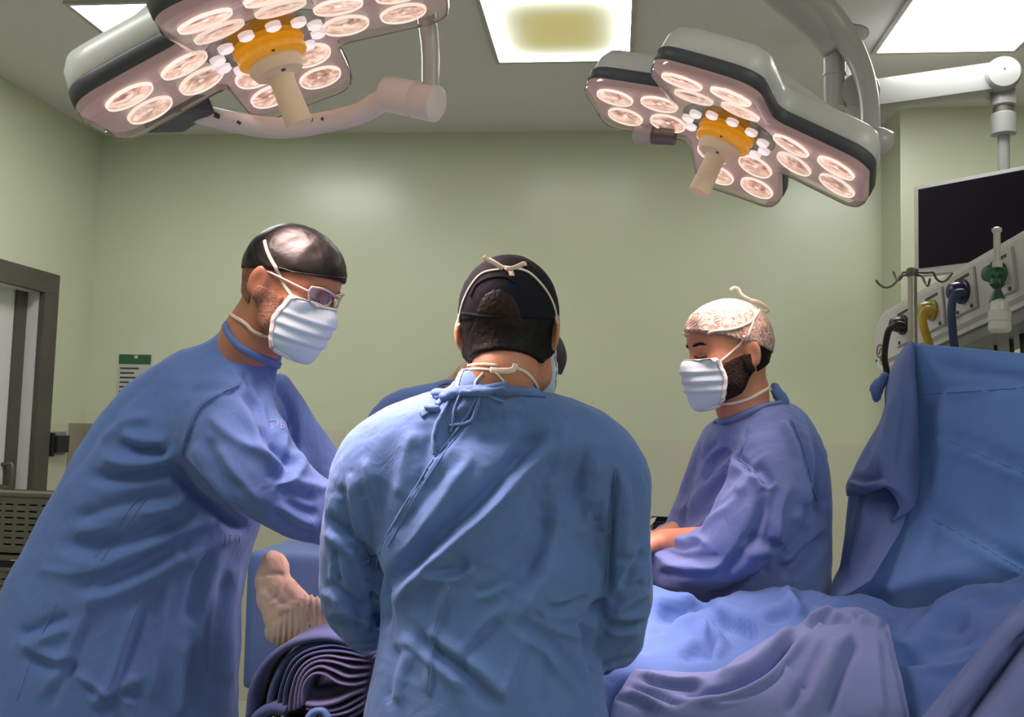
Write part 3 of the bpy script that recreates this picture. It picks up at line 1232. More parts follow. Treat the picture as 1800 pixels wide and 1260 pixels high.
def lamp_head(root, C, Rm, r1, s=.052):
    Rm = np.asarray(Rm)
    C = np.asarray(C)
    Z = Rm[:, 2]

    def W(x, y, z=0.0):
        r = math.hypot(x, y)
        return C + Rm @ np.array([x, y, droop(r) + z])
    # shell on top, dark rubber rim, glowing plate, clear cover
    sh = rings([(.0025, .030, 1), (.001, .034, 1), (.004, .062, 1), (.016, .080, 1), (.038, .088, 1), (.05, .092, .8), (.05, .11, .55), (.05, .13, .3), (.05, .134, .1)], Rm, C, MB(), cap1=True).obj('shell', MAT['shell'], root, smooth=True)
    rings([(.004, .003, 1), (-.002, .004, 1), (-.003, .027, 1), (.0, .031, 1), (.006, .033, 1)], Rm, C, MB(), cap0=False).obj('rubber_rim', MAT['rim'], root, smooth=True)
    plate = rings([(.001, .004, 1), (.003, -.008, 1), (.008, -.011, 1), (.010, -.011, .8), (.010, -.011, .6), (.010, -.011, .4), (.01, -.011, .2), (.01, -.011, .02)][::-1], Rm, C, MB()).obj('lamp_plate', MAT['plateglow'], root, smooth=True)
    rings([(-.001, .002, 1), (.001, -.016, 1), (.008, -.027, 1), (.020, -.032, 1), (.020, -.032, .8), (.02, -.032, .6), (.02, -.032, .4), (.02, -.032, .2), (.02, -.032, .02)][::-1], Rm, C, MB()).obj('clear_cover', MAT['lens'], root, smooth=True)
    # sixteen faceted reflectors, two by two on each lobe
    me_b = me_r = None
    for lobe in range(4):
        a = lobe * math.pi / 2
        d = np.array([math.cos(a), math.sin(a)])
        n = np.array([-d[1], d[0]])
        for rr in (r1, r1 + 2 * s):
            for sd in (-1, 1):
                q = d * rr + n * sd * s
                c = W(q[0], q[1], -.0125)
                nd = nrm(-Z + Rm @ np.array([-q[0] * .16 / max(rr, .1), -q[1] * .16 / max(rr, .1), 0]) * 1.0)
                R_ = .041
                o = MB().lathe([(R_ * .96, -.002), (R_ * .80, -.014), (R_ * .5, -.024), (R_ * .2, -.028)], c + nd * .004, nd, 24).obj('reflector', MAT['reflector'], root, smooth=True)
                MB().lathe([(R_ * .96, .003), (R_ * .97, .006), (R_ * 1.02, .006), (R_ * 1.05, .001)], c, nd, 28, cap=False).obj('reflector_rim', MAT['ringglow'], o, smooth=True)
                MB().lathe([(R_ * .22, -.004), (R_ * .22, .004), (R_ * .15, .006)], c - nd * .004, nd, 14).obj('lamp_bulb', MAT['ringglow'], o, smooth=True)
    # hub with small white leds, amber ring and the ivory handle
    h0 = W(0, 0, -.020)
    MB().lathe([(.116, .02), (.116, -.002), (.108, -.010), (.06, -.012)], h0, Z, 36).obj('hub', MAT['hub'], root, auto=40)
    for k in range(12):
        t = 2 * math.pi * k / 12 + .3
        p_ = W(.091 * math.cos(t), .091 * math.sin(t), -.030)
        MB().lathe([(.0135, .006), (.0135, -.002), (.009, -.005), (.003, -.006)], p_, Z, 12).obj('small_led', MAT['ledglow'], root, smooth=True)
    MB().lathe([(.050, .0), (.062, -.003), (.064, -.014), (.059, -.017), (.061, -.020), (.061, -.034), (.054, -.039), (.04, -.040)], W(0, 0, -.030), Z, 40).obj('amber_ring', MAT['amber'], root, auto=35)
    hd = MB().lathe([(.047, .0), (.048, -.014), (.042, -.024), (.030, -.028), (.024, -.031), (.0215, -.042), (.0240, -.112), (.0225, -.116), (.010, -.117)], W(0, 0, -.068), Z, 32).obj('handle', MAT['handle'], root, auto=35)
    mk_ = W(.012, -.041, -.094)
    MB().lathe([(.004, .002), (.004, -.0006)], mk_, Z, 10).obj('handle_button', MAT['ink'], hd)
    MB().lathe([(.003, .0), (.003, -.002)], W(.01, -.062, -.060), Z, 8).obj('ring_mark', MAT['ink'], root)
    # the light itself
    for k, (dx, dy) in enumerate(((0, 0),)):
        l = bpy.data.lights.new('surgical_light_source', 'AREA')
        l.shape = 'DISK'
        l.size = .45
        l.spread = math.radians(75)
        l.energy = LAMP_POWER
        l.color = LAMP_COLOR
        lo = bpy.data.objects.new('surgical_light_source', l)
        COL.objects.link(lo)
        pos = W(0, 0, -.22)
        M_ = Matrix.Identity(4)
        for i in range(3):
            M_[i][0], M_[i][1], M_[i][2], M_[i][3] = Rm[i, 0], Rm[i, 1], Rm[i, 2], pos[i]
        lo.matrix_world = M_
        lo.parent = root
        lo.matrix_parent_inverse = world_of(root).inverted()
    return W


CR, RR = (0.238, 2.063, 2.052), [[.883, .239, .403], [-.257, .966, -.009], [-.391, -.096, .915]]
CL, RL = (-0.611, 1.518, 2.039), [[.913, -.164, -.373], [.103, .979, -.178], [.394, .124, .911]]
PXY = lambda L_: [P(*a) for a in L_]

lampR = thing('surgical_lamp', 'four-lobed surgical lamp hanging beside the monitor arm, its ivory handle leaning left', 'surgical lamp', (CR[0], CR[1], WZ), 'surgical lamps over the table')
lamp_head(lampR, CR, RR, .154)
hub_top = P(1130, -180, 1.9)
MB().tube([P(1470, 88, 2.35), P(1447, 45, 2.34), P(1400, 0, 2.3), P(1330, -60, 2.22), P(1235, -130, 2.05), hub_top], [.036, .047, .05, .05, .05, .05], 12).obj('spring_arm', MAT['arm'], lampR, smooth=True)
MB().lathe([(.03, 0), (.055, -.02), (.055, -(WZ - hub_top[2]) + .03), (.11, -(WZ - hub_top[2]) + .01), (.11, -(WZ - hub_top[2]))], hub_top, (0, 0, -1), 24).obj('ceiling_column', MAT['arm'], lampR, auto=35)
q = P(1467, 78, 2.36)
q2 = P(1467, 190, 2.36)
MB().lathe([(.022, 0), (.0265, .004), (.0265, .075), (.029, .077), (.029, .082), (.0265, .084), (.0265, q[2] - q2[2])], q, (0, 0, -1), 24).obj('drop_tube', MAT['arm'], lampR, auto=35)
q = P(1512, 165, 2.36)
MB().lathe([(.02, -.035), (.044, -.033), (.046, -.028), (.046, .04), (.03, .05)], q, (0.25, 1, 0), 28).obj('elbow_disc', MAT['arm'], lampR, auto=35)
for dx, dy in ((0, -14), (1, 5)):
    MB().lathe([(.004, -.037), (.004, -.03)], P(1510 + dx, 165 + dy, 2.355), (0.25, 1, 0), 10).obj('elbow_screw', MAT['black'], lampR)
MB().tube([hub_top, P(1270, -110, 2.15), P(1370, -30, 2.25), P(1430, 5, 2.3), P(1478, 55, 2.32), P(1511, 112, 2.30), P(1527, 170, 2.26), P(1531, 240, 2.2)], [.038, .038, .038, .038, .033, .026, .023, .022], 12).obj('yoke', MAT['arm'], lampR, smooth=True)
q = P(1545, 250, 2.17)
MB().lathe([(.012, -.03), (.03, -.028), (.033, 0), (.031, .02), (.012, .03)], q, (1, .1, -.3), 20).obj('yoke_pivot', MAT['arm'], lampR, smooth=True)
q, q3 = P(1115, 236, 2.22), P(1195, 240, 2.19)
MB().lathe([(.015, 0), (.022, .006), (.023, .045)], q, q3 - q, 20).obj('side_handle_cap', MAT['greywhite'], lampR, smooth=True)
MB().lathe([(.021, .04), (.021, .10)], q, q3 - q, 20).obj('side_handle', MAT['steeld'], lampR, auto=40)

lampL = thing('surgical_lamp', 'four-lobed surgical lamp nearest the door with a pale looped yoke under it', 'surgical lamp', (CL[0], CL[1], WZ), 'surgical lamps over the table')
lamp_head(lampL, CL, RL, .138)
br = [P(285, 196, 1.60), P(340, 190, 1.70)]
MB().box((-.05, -.045, -.02), (.045, .05, .018), .006, np.asarray(RL) @ np.array([[.86, .5, 0], [-.5, .86, 0], [0, 0, 1]]), P(312, 198, 1.66)).obj('yoke_bracket', MAT['rim'], lampL)
yk = MB().tube([P(325, 195, 1.68), P(380, 208, 1.72), P(440, 220, 1.76), P(500, 225, 1.78), P(570, 215, 1.78), P(630, 200, 1.76), P(665, 180, 1.74), P(690, 166, 1.72)], [.017, .020, .021, .021, .021, .021, .022, .024], 14).obj('yoke', MAT['armpink'], lampL, smooth=True)
q, q3 = P(685, 165, 1.71), P(772, 184, 1.68)
ln = np.linalg.norm(q3 - q)
MB().lathe([(.012, -.014), (.030, -.010), (.034, 0), (.034, ln * .5), (.0325, ln * .51), (.034, ln * .53), (.034, ln - .006), (.026, ln), (.01, ln + .002)], q, q3 - q, 26).obj('yoke_joint', MAT['armpink'], lampL, auto=35)
MB().tube([P(756, 176, 1.68), P(757, 130, 1.68), P(756, 80, 1.68), P(750, 30, 1.67), P(742, -30, 1.66), P(742, -140, 1.64), (P(742, -140, 1.64)[0], 1.64, WZ)], [.0165, .0165, .017, .018, .02, .022, .022], 14).obj('drop_arm', MAT['arm'], lampL, smooth=True)
qq = P(742, -140, 1.64)
MB().lathe([(.09, 0), (.09, .03), (.03, .05)], (qq[0], 1.64, WZ), (0, 0, -1), 24).obj('ceiling_flange', MAT['arm'], lampL, auto=35)
tr = bvh(np.array([v.co[:] for v in yk.data.vertices]), np.array([list(p.vertices) for p in yk.data.polygons if len(p.vertices) == 4]))
for poly in ([(376, 198), (386, 204)], [(376, 203), (386, 207)], [(417, 213), (423, 218)], [(565, 208), (569, 210)]):
    cam_strip(MB(), [tr], poly, .006, .0006, sub=3).obj('printed_mark', MAT['ink'], yk)
aa = np.linspace(0, 2 * math.pi, 13)
cam_strip(MB(), [tr], [(546 + 4 * math.cos(t), 210 + 4 * math.sin(t)) for t in aa], .0015, .0006, sub=2).obj('printed_mark', MAT['ink'], yk)

# ================================================================== monitor on its jointed arm
mon = thing('ceiling_monitor', 'flat monitor with a black screen on a jointed white ceiling arm', 'monitor', (1.25, 3.3, WZ))
A0, A1 = P(1478, 178, 3.50), P(1748, 140, 3.46)
dx = nrm(A1 - A0)
dz = nrm(np.cross(np.cross(dx, (0, 0, 1.0)), dx))
dyv = np.cross(dz, dx)
MB().box((0, -.05, -.05), (np.linalg.norm(A1 - A0), .05, .052), .018, np.stack([dx, dyv, dz], 1), A0).obj('spring_arm', MAT['white'], mon, auto=40)
q = P(1757, 139, 3.46)
MB().lathe([(.03, -.075), (.052, -.072), (.060, -.06), (.060, .06), (.05, .07)], q, (0.15, 1, 0), 32).obj('elbow', MAT['white'], mon, auto=35)
MB().lathe([(.003, -.078), (.003, -.074)], q + (0, -.0, .01), (0.15, 1, 0), 8).obj('elbow_screw', MAT['black'], mon)
q, q2 = P(1763, 160, 3.46), P(1763, 236, 3.46)
MB().lathe([(.030, -.02), (.042, 0), (.042, .055), (.036, .06)], q, (0, 0, -1), 24).obj('upper_collar', MAT['white'], mon, auto=35)
MB().lathe([(.034, .055), (.034, .085)], q, (0, 0, -1), 24).obj('dark_ring', MAT['steeld'], mon, auto=35)
MB().lathe([(.036, .083), (.042, .088), (.042, q[2] - q2[2]), (.03, q[2] - q2[2] + .004)], q, (0, 0, -1), 24).obj('lower_collar', MAT['white'], mon, auto=35)
q4 = P(1764, 360, 3.46)
MB().tube([(q[0], q[1], q2[2] + .01), (q[0], q[1], q4[2])], .0195, 16, 1).obj('drop_tube', MAT['white'], mon, auto=35)
MB().lathe([(.04, 0), (.05, -.02), (.05, -(WZ - A0[2]) + .02), (.10, -(WZ - A0[2]) + .005), (.10, -(WZ - A0[2]))], A0, (0, 0, -1), 24).obj('ceiling_column', MAT['white'], mon, auto=35)
TL, TR_ = P(1605, 327, 3.50), P(1800, 281, 3.23)
ex = nrm((TR_ - TL) * (1, 1, 0))
ez = np.array([0, 0, 1.0])
ey = np.cross(ez, ex)
R_ = np.stack([ex, ey, ez], 1)
zb = P(1612, 486, 3.5)[2] - TL[2]
wid = .62
zt = 0.0
cs = P(1620, 335, 3.50)
inx = (cs - TL) @ ex
inz = cs[2] - TL[2]
zbs = P(1620, 473, 3.5)[2] - TL[2]
mb = MB().box((0, 0, zb), (wid, .055, zt), .016, R_, TL)
mb.obj('bezel', MAT['bezel'], mon, auto=35)
MB().box((inx, -.004, zbs), (wid - inx, .004, inz), .001, R_, TL).obj('screen', MAT['screen'], mon)
MB().box((.2, .05, zb + .1), (.42, .12, zt - .1), .01, R_, TL).obj('rear_bracket', MAT['bezel'], mon)
q5 = TL + R_ @ np.array([.31, .10, -.12])
MB().tube([(q[0], q[1], q4[2]), (q[0], q[1] - .01, q4[2] - .02), q5], .018, 12).obj('bracket_tube', MAT['white'], mon, smooth=True)

# ================================================================== gas pendant running towards the camera
pen = thing('medical_gas_pendant', 'long pale grey ceiling pendant bar carrying gas outlets, slanting behind the blue screen drape', 'gas pendant', (.95, 1.2, WZ))
away = nrm(ray(767, 1006))                # its far end dips
NEAR = P(1800, 527, 2.1)
ff = -away                                # towards the camera
fz = nrm(np.array([0, 0, 1.0]) - away * away[2])
fn_ = np.cross(fz, ff)                    # outward, facing the table
if fn_[0] > 0:
    fn_ = -fn_
PR = np.stack([ff, fn_, fz], 1)
O_ = NEAR


def on_face(px, py, out=0.0):
    """point of the pendant's front face seen at a pixel"""
    d = ray(px, py)
    t = ((O_ + fn_ * out - C0) @ fn_) / (d @ fn_)
    return C0 + d * t


ztop = (on_face(1800, 404) - O_) @ fz
zbot = 0.0
u_end = (on_face(1532, 600) - O_) @ ff
Lp = 0.55 - u_end


def pendant_outline(depth_in=0.0):
    pts = []
    u0 = u_end + depth_in
    pts += [(u0 + Lp, zbot + depth_in), (u0 + .035, zbot + depth_in)]
    for t in np.linspace(0, 1, 7)[1:]:
        a = -math.pi / 2 - t * math.pi / 2
        pts.append((u0 + .035 + .035 * math.cos(a), zbot + depth_in + .035 + .035 * math.sin(a)))
    rr = .085
    for t in np.linspace(0, 1, 9):
        a = math.pi - t * math.pi / 2
        pts.append((u0 + rr + rr * math.cos(a), ztop - depth_in - rr + rr * math.sin(a)))
    pts.append((u0 + Lp, ztop - depth_in))
    return pts


def pendant_body(mb, y0, y1, inset0=0.0, inset1=0.0):
    A, B = pendant_outline(inset0), pendant_outline(inset1)
    n = len(A)
    V = [O_ + ff * a[0] + fn_ * y0 + fz * a[1] for a in A] + [O_ + ff * a[0] + fn_ * y1 + fz * a[1] for a in B]
    F = [tuple(range(n)), tuple(range(2 * n - 1, n - 1, -1))]
    for i in range(n):
        F.append((i, n + i, n + (i + 1) % n, (i + 1) % n))
    return mb.add(V, F)


mbp = pendant_body(MB(), -.16, -.02)
mbp = pendant_body(mbp, -.02, 0.0, 0.0, .012)
pb_ = mbp.obj('pendant_body', MAT['rail'], pen, auto=30)
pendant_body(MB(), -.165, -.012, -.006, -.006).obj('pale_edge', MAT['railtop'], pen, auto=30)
mid = O_ + ff * (u_end + Lp - .2) + fn_ * (-.09)
mid = mid + fz * ztop
MB().lathe([(.07, mid[2] - .02), (.07, WZ - .03), (.13, WZ - .03), (.13, WZ)], (mid[0], mid[1], 0), (0, 0, 1), 28).obj('ceiling_column', MAT['white'], pen, auto=35)
# underside channel
q0 = O_ + ff * (u_end + .12) + fn_ * (-.155)
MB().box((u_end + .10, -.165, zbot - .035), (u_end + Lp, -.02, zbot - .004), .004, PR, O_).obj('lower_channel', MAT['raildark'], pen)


def outlet(px, py, matc, cap_r=.017, ln=.04):
    c = on_face(px, py)
    u, z = (c - O_) @ ff, (c - O_) @ fz
    o = MB().box((u - .050, .0, z - .052), (u + .050, .004, z + .048), .002, PR, O_).obj('outlet_plate', MAT['plated'], pen)
    MB().box((u - .047, .004, z - .049), (u + .047, .0055, z + .045), .001, PR, O_).obj('outlet_face', MAT['plate'], o)
    MB().box((u - .03, .0055, z + .031), (u + .03, .0065, z + .038), 0, PR, O_).obj('outlet_label', MAT['ink'], o)
    for s_ in (-1, 1):
        MB().lathe([(.005, .005), (.005, .0075)], c + fz * -.043 + ff * (.03 * s_), fn_, 10).obj('outlet_screw', MAT['ink'], o)
    MB().lathe([(cap_r * 1.35, .005), (cap_r * 1.35, .012), (cap_r, .014), (cap_r * 1.05, ln * .6), (cap_r * .8, ln), (.008, ln + .004)], c, fn_, 22).obj('coupling', matc, o, auto=35)
    return c


cK = outlet(1592, 571, MAT['black'], .02)
cY = outlet(1643, 545, MAT['brass'], .02)
cB = outlet(1697, 513, MAT['bluec'], .022)
cG = outlet(1762, 482, MAT['darkgreen'], .020)
# round printed symbol and small marks at the far end
c = on_face(1547, 617)
MB().lathe([(.016, .0005), (.016, .002), (.020, .002), (.020, .0005)], c, fn_, 22, cap=False).obj('printed_symbol', MAT['red'], pen)
MB().box((-.011, .0, -.003), (.011, .0015, .003), 0, PR @ np.array([[.7, 0, -.7], [0, 1, 0], [.7, 0, .7]]), c).obj('printed_symbol_bar', MAT['red'], pen)
for px, py in ((1541, 634), (1549, 632)):
    MB().lathe([(.004, .0003), (.004, .0015)], on_face(px, py), fn_, 8).obj('printed_dot', MAT['ink'], pen)


def hose(name, label, cst, pts, r, mat):
    o = MB().tube(pts, r, 10, 8).obj(name, mat, None, smooth=True)
    return tag(o, label, cst)


def fp(px, py, out):
    return on_face(px, py, out)


hose('black_gas_hose', 'black hose curving down from the outlet at the far end of the pendant', 'hose', [fp(1590, 572, .04), fp(1577, 570, .06), fp(1563, 580, .07), fp(1557, 603, .07), fp(1555, 630, .06), fp(1560, 660, .05), fp(1575, 760, .03)], .0085, MAT['hose_k'])
hose('yellow_gas_hose', 'yellow gas hose hanging from the pendant beside the drip stand', 'hose', [fp(1640, 546, .04), fp(1630, 544, .06), fp(1622, 553, .07), fp(1624, 575, .07), fp(1632, 602, .06), fp(1645, 660, .05), fp(1650, 760, .03)], .010, MAT['hose_y'])
hose('blue_gas_hose', 'dark blue gas hose looping down from the middle of the pendant', 'hose', [fp(1693, 514, .04), fp(1682, 516, .06), fp(1674, 530, .07), fp(1673, 560, .07), fp(1677, 605, .06), fp(1685, 680, .05), fp(1690, 760, .03)], .0095, MAT['hose_b'])

fm = thing('flowmeter_humidifier', 'green oxygen flowmeter with a cloudy bottle hanging on the pendant', 'flowmeter', fp(1755, 580, .05))
q = fp(1748, 480, .055)
MB().lathe([(.006, -.02), (.018, -.018), (.019, .012), (.012, .014)], q, nrm(fn_ + (-.5, -.9, 0)), 20).obj('knob', MAT['green'], fm, auto=35)
MB().tube([fp(1762, 481, .03), fp(1753, 482, .06)], .012, 12, 1).obj('valve_body', MAT['darkgreen'], fm, smooth=True)
q = fp(1753, 470, .06)
MB().lathe([(.010, 0), (.010, .012), (.007, .014), (.007, .075), (.010, .078), (.010, .085), (.004, .088)], q, (0, 0, 1), 16).obj('flow_tube', MAT['clear'], fm, auto=35)
q = fp(1753, 490, .06)
MB().lathe([(.013, 0), (.016, .012), (.007, .022), (.009, .028), (.016, .046), (.017, .050)], q, (0, 0, -1), 18).obj('connector', MAT['darkgreen'], fm, auto=35)
q = fp(1757, 525, .06)
zb_ = q[2] - fp(1757, 584, .06)[2]
MB().lathe([(.008, 0), (.017, .006), (.019, zb_ * .35), (.0225, zb_ * .38), (.0225, zb_ * .66), (.021, zb_ * .68), (.0225, zb_ * .70), (.0225, zb_ - .006), (.018, zb_)], q, (0, 0, -1), 24).obj('bottle', MAT['clear'], fm, auto=35)
for px, n_, r_ in ((1746, 'first', .004), (1774, 'second', .005), (1797, 'third', .010), (1722, 'fourth', .003)):
    yo = -.09
    hose('pendant_cable', {'first': 'thin black cable hanging straight under the humidifier bottle', 'second': 'black cable hanging just beyond the humidifier bottle', 'third': 'thick black cable under the pendant at the edge of the frame',
                           'fourth': 'thinnest dark cable under the pendant, close to the blue hose'}[n_], 'cable',
         [fp(px, 560, yo), fp(px + 3, 590, yo), fp(px + 6, 640, yo), fp(px + 8, 720, yo)], r_, MAT['hose_k'])

# ================================================================== drip stand behind the screen drape
iv = thing('drip_stand', 'steel drip stand with four wire hooks rising behind the blue screen drape', 'drip stand', (P(1604, 600, 2.30)[0], 2.30, 0))
ivx, ivy = P(1604, 560, 2.30)[0], 2.30
ivt = P(1605, 477, 2.30)[2]
MB().tube([(ivx, ivy, .05), (ivx, ivy, ivt)], .0105, 16, 1).obj('pole', MAT['steel'], iv, auto=35)
MB().lathe([(.012, -.012), (.014, -.008), (.014, .004), (.010, .008)], (ivx, ivy, ivt), (0, 0, 1), 18).obj('pole_cap', MAT['steeld'], iv, auto=35)
for hk in ([(1603, 482), (1588, 482), (1583, 493), (1574, 497), (1567, 490), (1562, 484), (1556, 497), (1550, 505)], ):
    pass
hooks = [([(1600, 484), (1585, 484), (1578, 492), (1568, 502), (1556, 505), (1546, 500), (1540, 492)], -.02),
         ([(1602, 480), (1588, 479), (1585, 487), (1580, 492), (1575, 489), (1570, 477)], .06),
         ([(1608, 479), (1628, 479), (1640, 479), (1646, 490), (1655, 495), (1665, 491), (1674, 480)], .03),
         ([(1610, 483), (1620, 485), (1626, 496), (1631, 502), (1635, 489)], -.07)]
for pts, dy in hooks:
    n = len(pts)
    MB().tube([P(a[0], a[1], ivy + dy * i / (n - 1)) for i, a in enumerate(pts)], .0028, 8, 5).obj('hook', MAT['steeld'], iv, smooth=True)
for k in range(5):
    a = 2 * math.pi * k / 5
    MB().tube([(ivx, ivy, .09), (ivx + .2 * math.cos(a), ivy + .2 * math.sin(a), .06), (ivx + .26 * math.cos(a), ivy + .26 * math.sin(a), .05)], .012, 8).obj('leg', MAT['steel'], iv, smooth=True)
    MB().lathe([(.012, -.015), (.025, -.012), (.025, .012), (.012, .015)], (ivx + .26 * math.cos(a), ivy + .26 * math.sin(a), .025), (math.sin(a), -math.cos(a), 0), 14).obj('caster', MAT['black'], iv, auto=40)

# ================================================================== crates on a low trolley by the door
def crate(label, x0, x1, y0, y1, z0, z1, nrow, u0):
    t = thing('storage_crate', label, 'crate', ((x0 + x1) / 2, (y0 + y1) / 2, z0), 'olive slotted crates by the door')
    # front and back walls with real slots
    for nm, y in (('front_panel', y0),):
        px_, sw_ = .040, .027
        n = int((x1 - x0 - .03) / px_)
        xs = [x0]
        hole = [False]
        st = x0 + .02
        for i in range(n):
            xs += [st + i * px_, st + i * px_ + sw_]
            hole += [True, False]
        xs.append(x1)
        zs = [z0]
        hz_ = [False]
        m0, pz, sh_ = z0 + .028, .0208, .0052
        for i in range(nrow):
            zs += [m0 + i * pz, m0 + i * pz + sh_]
            hz_ += [True, False]
        zs.append(z1)
        V = [(x, y, z) for z in zs for x in xs]
        nx_ = len(xs)
        # hole[i] tells whether the column between xs[i] and xs[i+1] is a slot column
        F = []
        for j in range(len(zs) - 1):
            for i in range(nx_ - 1):
                if hole[i + 0 if i < len(hole) else -1] and False:
                    continue
                if (i % 2 == 1) and (j % 2 == 1):
                    continue
                F.append((j * nx_ + i, j * nx_ + i + 1, (j + 1) * nx_ + i + 1, (j + 1) * nx_ + i))
        o = mk(nm, V, F, MAT['crate'], t, smooth=False)
        md = o.modifiers.new('wall', 'SOLIDIFY')
        md.thickness = .004
    MB().box((x0, y0 + .004, z0), (x0 + .004, y1 - .004, z1)).obj('side_panel', MAT['crate'], t)
    MB().box((x1 - .004, y0 + .004, z0), (x1, y1 - .004, z1)).obj('side_panel', MAT['crate'], t)
    MB().box((x0, y0, z0), (x1, y1, z0 + .005)).obj('bottom', MAT['crate'], t)
    MB().box((x0, y1 - .004, z0), (x1, y1, z1)).obj('back_panel', MAT['black'], t)  # shade inside the crate put into the colour: black behind the slots
    MB().box((x0 + .004, y0 + .006, z1 - .006), (x1 - .004, y1 - .004, z1 - .002)).obj('lid', MAT['crate'], t)
    MB().box((x0 - .006, y0 - .008, z1 - .012), (x1 + .006, y0, z1), .003).box((x0 - .006, y1, z1 - .012), (x1 + .006, y1 + .008, z1), .003).box((x0 - .008, y0 - .006, z1 - .012), (x0, y1 + .006, z1), .003).box((x1, y0 - .006, z1 - .012), (x1 + .008, y1 + .006, z1), .003).obj('rim', MAT['crate'], t)
    return t


cz1, cz0 = P(40, 866, 2.8)[2], P(40, 975, 2.8)[2]
dz1 = P(40, 998, 2.8)[2]
x0, x1 = -2.25, -1.50
crate('olive slotted plastic crate by the door, topmost of two, behind the leaning surgeon', x0, x1, 2.8, 2.92, cz0, cz1, 7, 0)
crate('olive slotted plastic crate by the door, lowest of two, under a dark gap', x0, x1, 2.8, 2.92, dz1 - (cz1 - cz0), dz1, 7, 0)
tl = thing('steel_trolley', 'dark steel shelf trolley carrying two olive crates by the door', 'trolley', ((x0 + x1) / 2, 2.87, 0))
zs_ = dz1 - (cz1 - cz0)
for z in (cz0, zs_):
    MB().box((x0 - .03, 2.78, z - .014), (x1 + .03, 2.96, z - .001), .003).obj('shelf', MAT['steeld'], tl)
for xx in (x0 - .02, x1 + .02):
    for yy in (2.80, 2.95):
        MB().tube([(xx, yy, .03), (xx, yy, cz0 - .004)], .010, 10, 1).obj('leg', MAT['steeld'], tl, auto=40)
        MB().lathe([(.01, -.014), (.028, -.011), (.028, .011), (.01, .014)], (xx, yy, .029), (1, 0, 0), 14).obj('caster', MAT['black'], tl, auto=40)


# ================================================================== people
def head_prims():
    pr = []
    E_ = lambda c, r, k=.02, R=None, cut=False: pr.append(('e', c, r, k, R, cut))
    Cp = lambda a, b, ra, rb, k=.012: pr.append(('c', a, b, ra, rb, k))
    E_((-.002, 0, .045), (.096, .0745, .088))
    E_((-.032, 0, .032), (.066, .066, .074), .03)
    E_((.044, 0, .052), (.050, .060, .058), .03)
    E_((.044, 0, -.012), (.050, .055, .070), .03)
    for s in (-1, 1):
        Cp((.004, .056 * s, -.03), (.030, .050 * s, -.062), .016, .015, .03)
        Cp((.030, .050 * s, -.062), (.070, .018 * s, -.086), .015, .014, .025)
        E_((.062, .042 * s, -.004), (.022, .020, .020), .025)
        E_((.050, .034 * s, -.040), (.030, .022, .030), .03)
        Cp((.086, .012 * s, .042), (.072, .046 * s, .044), .009, .008, .014)
    E_((.078, 0, -.086), (.016, .022, .015), .02)
    E_((.080, 0, -.045), (.018, .026, .018), .02)
    for s in (-1, 1):
        E_((.098, .033 * s, .024), (.018, .016, .012), .012, None, True)
        E_((.076, .032 * s, .024), (.0135, .0135, .0125), .006)
    Cp((.088, 0, .032), (.108, 0, -.006), .0085, .0115, .012)
    for s in (-1, 1):
        E_((.100, .011 * s, -.014), (.011, .008, .008), .008)
    E_((.112, 0, -.011), (.011, .011, .010), .008)
    Cp((.094, -.018, -.050), (.094, .018, -.050), .006, .006, .008)
    Cp((.092, -.015, -.060), (.092, .015, -.060), .007, .007, .008)
    # ears
    for s in (-1, 1):
        a = math.radians(22) * s
        Re = np.array([[math.cos(a), -math.sin(a), 0], [math.sin(a), math.cos(a), 0], [0, 0, 1]]).T
        E_((-.014, .0815 * s, .004), (.0195, .0065, .033), .008, Re)
        E_((-.006, .077 * s, -.018), (.012, .006, .014), .006)
        E_((-.009, .0885 * s, .004), (.0115, .0052, .020), .004, Re, True)
    return pr


HEAD = head_prims()


def head_fn(which=None):
    """the head as one function of head coordinates"""
    def fn(x, y, z):
        D = None
        for p in HEAD:
            if p[0] == 'e':
                d = f_ell(p[1], p[2], p[4])(x, y, z)
                k, cut = p[3], p[5]
            else:
                d = f_cap(p[1], p[2], p[3], p[4])(x, y, z)
                k, cut = p[5], False
            if D is None:
                D = d
            elif cut:
                h = np.maximum(k - np.abs(D + d), 0) / k
                D = np.maximum(D, -d) + h * h * k * .25
            else:
                h = np.maximum(k - np.abs(D - d), 0) / k
                D = np.minimum(D, d) - h * h * k * .25
        return D
    return fn


# head sampled once in its own frame; caps, masks, hair and beards are grown from it
HL = Solid((-.14, -.115, -.175), (.17, .115, .165), .0032)
HX, HY, HZ = HL.coords((slice(None),) * 3)
HB = (head_fn()(HX, HY, HZ)).astype(np.float32)
# skull without ears and nose, for things that lie over it
_sk = Solid((-.14, -.115, -.175), (.17, .115, .165), .0032)
_sk.ell((-.002, 0, .045), (.096, .0745, .088)).ell((-.032, 0, .032), (.066, .066, .074), .03).ell((.044, 0, .052), (.050, .060, .058), .03).ell((.044, 0, -.012), (.050, .055, .070), .03)
_sk.chain([(-.018, 0, -.03), (-.034, 0, -.09), (-.05, 0, -.16)], [.056, .054, .056], .03)
for s in (-1, 1):
    _sk.cap((.004, .056 * s, -.03), (.030, .050 * s, -.062), .016, .015, .03)
    _sk.cap((.030, .050 * s, -.062), (.070, .018 * s, -.086), .015, .014, .025)
_sk.ell((.078, 0, -.086), (.016, .022, .015), .02)
SK = _sk.D


def local_solid(D):
    V, F = surface_nets(D.astype(np.float32), *HL.ax)
    return laplace(V, F, 2), F


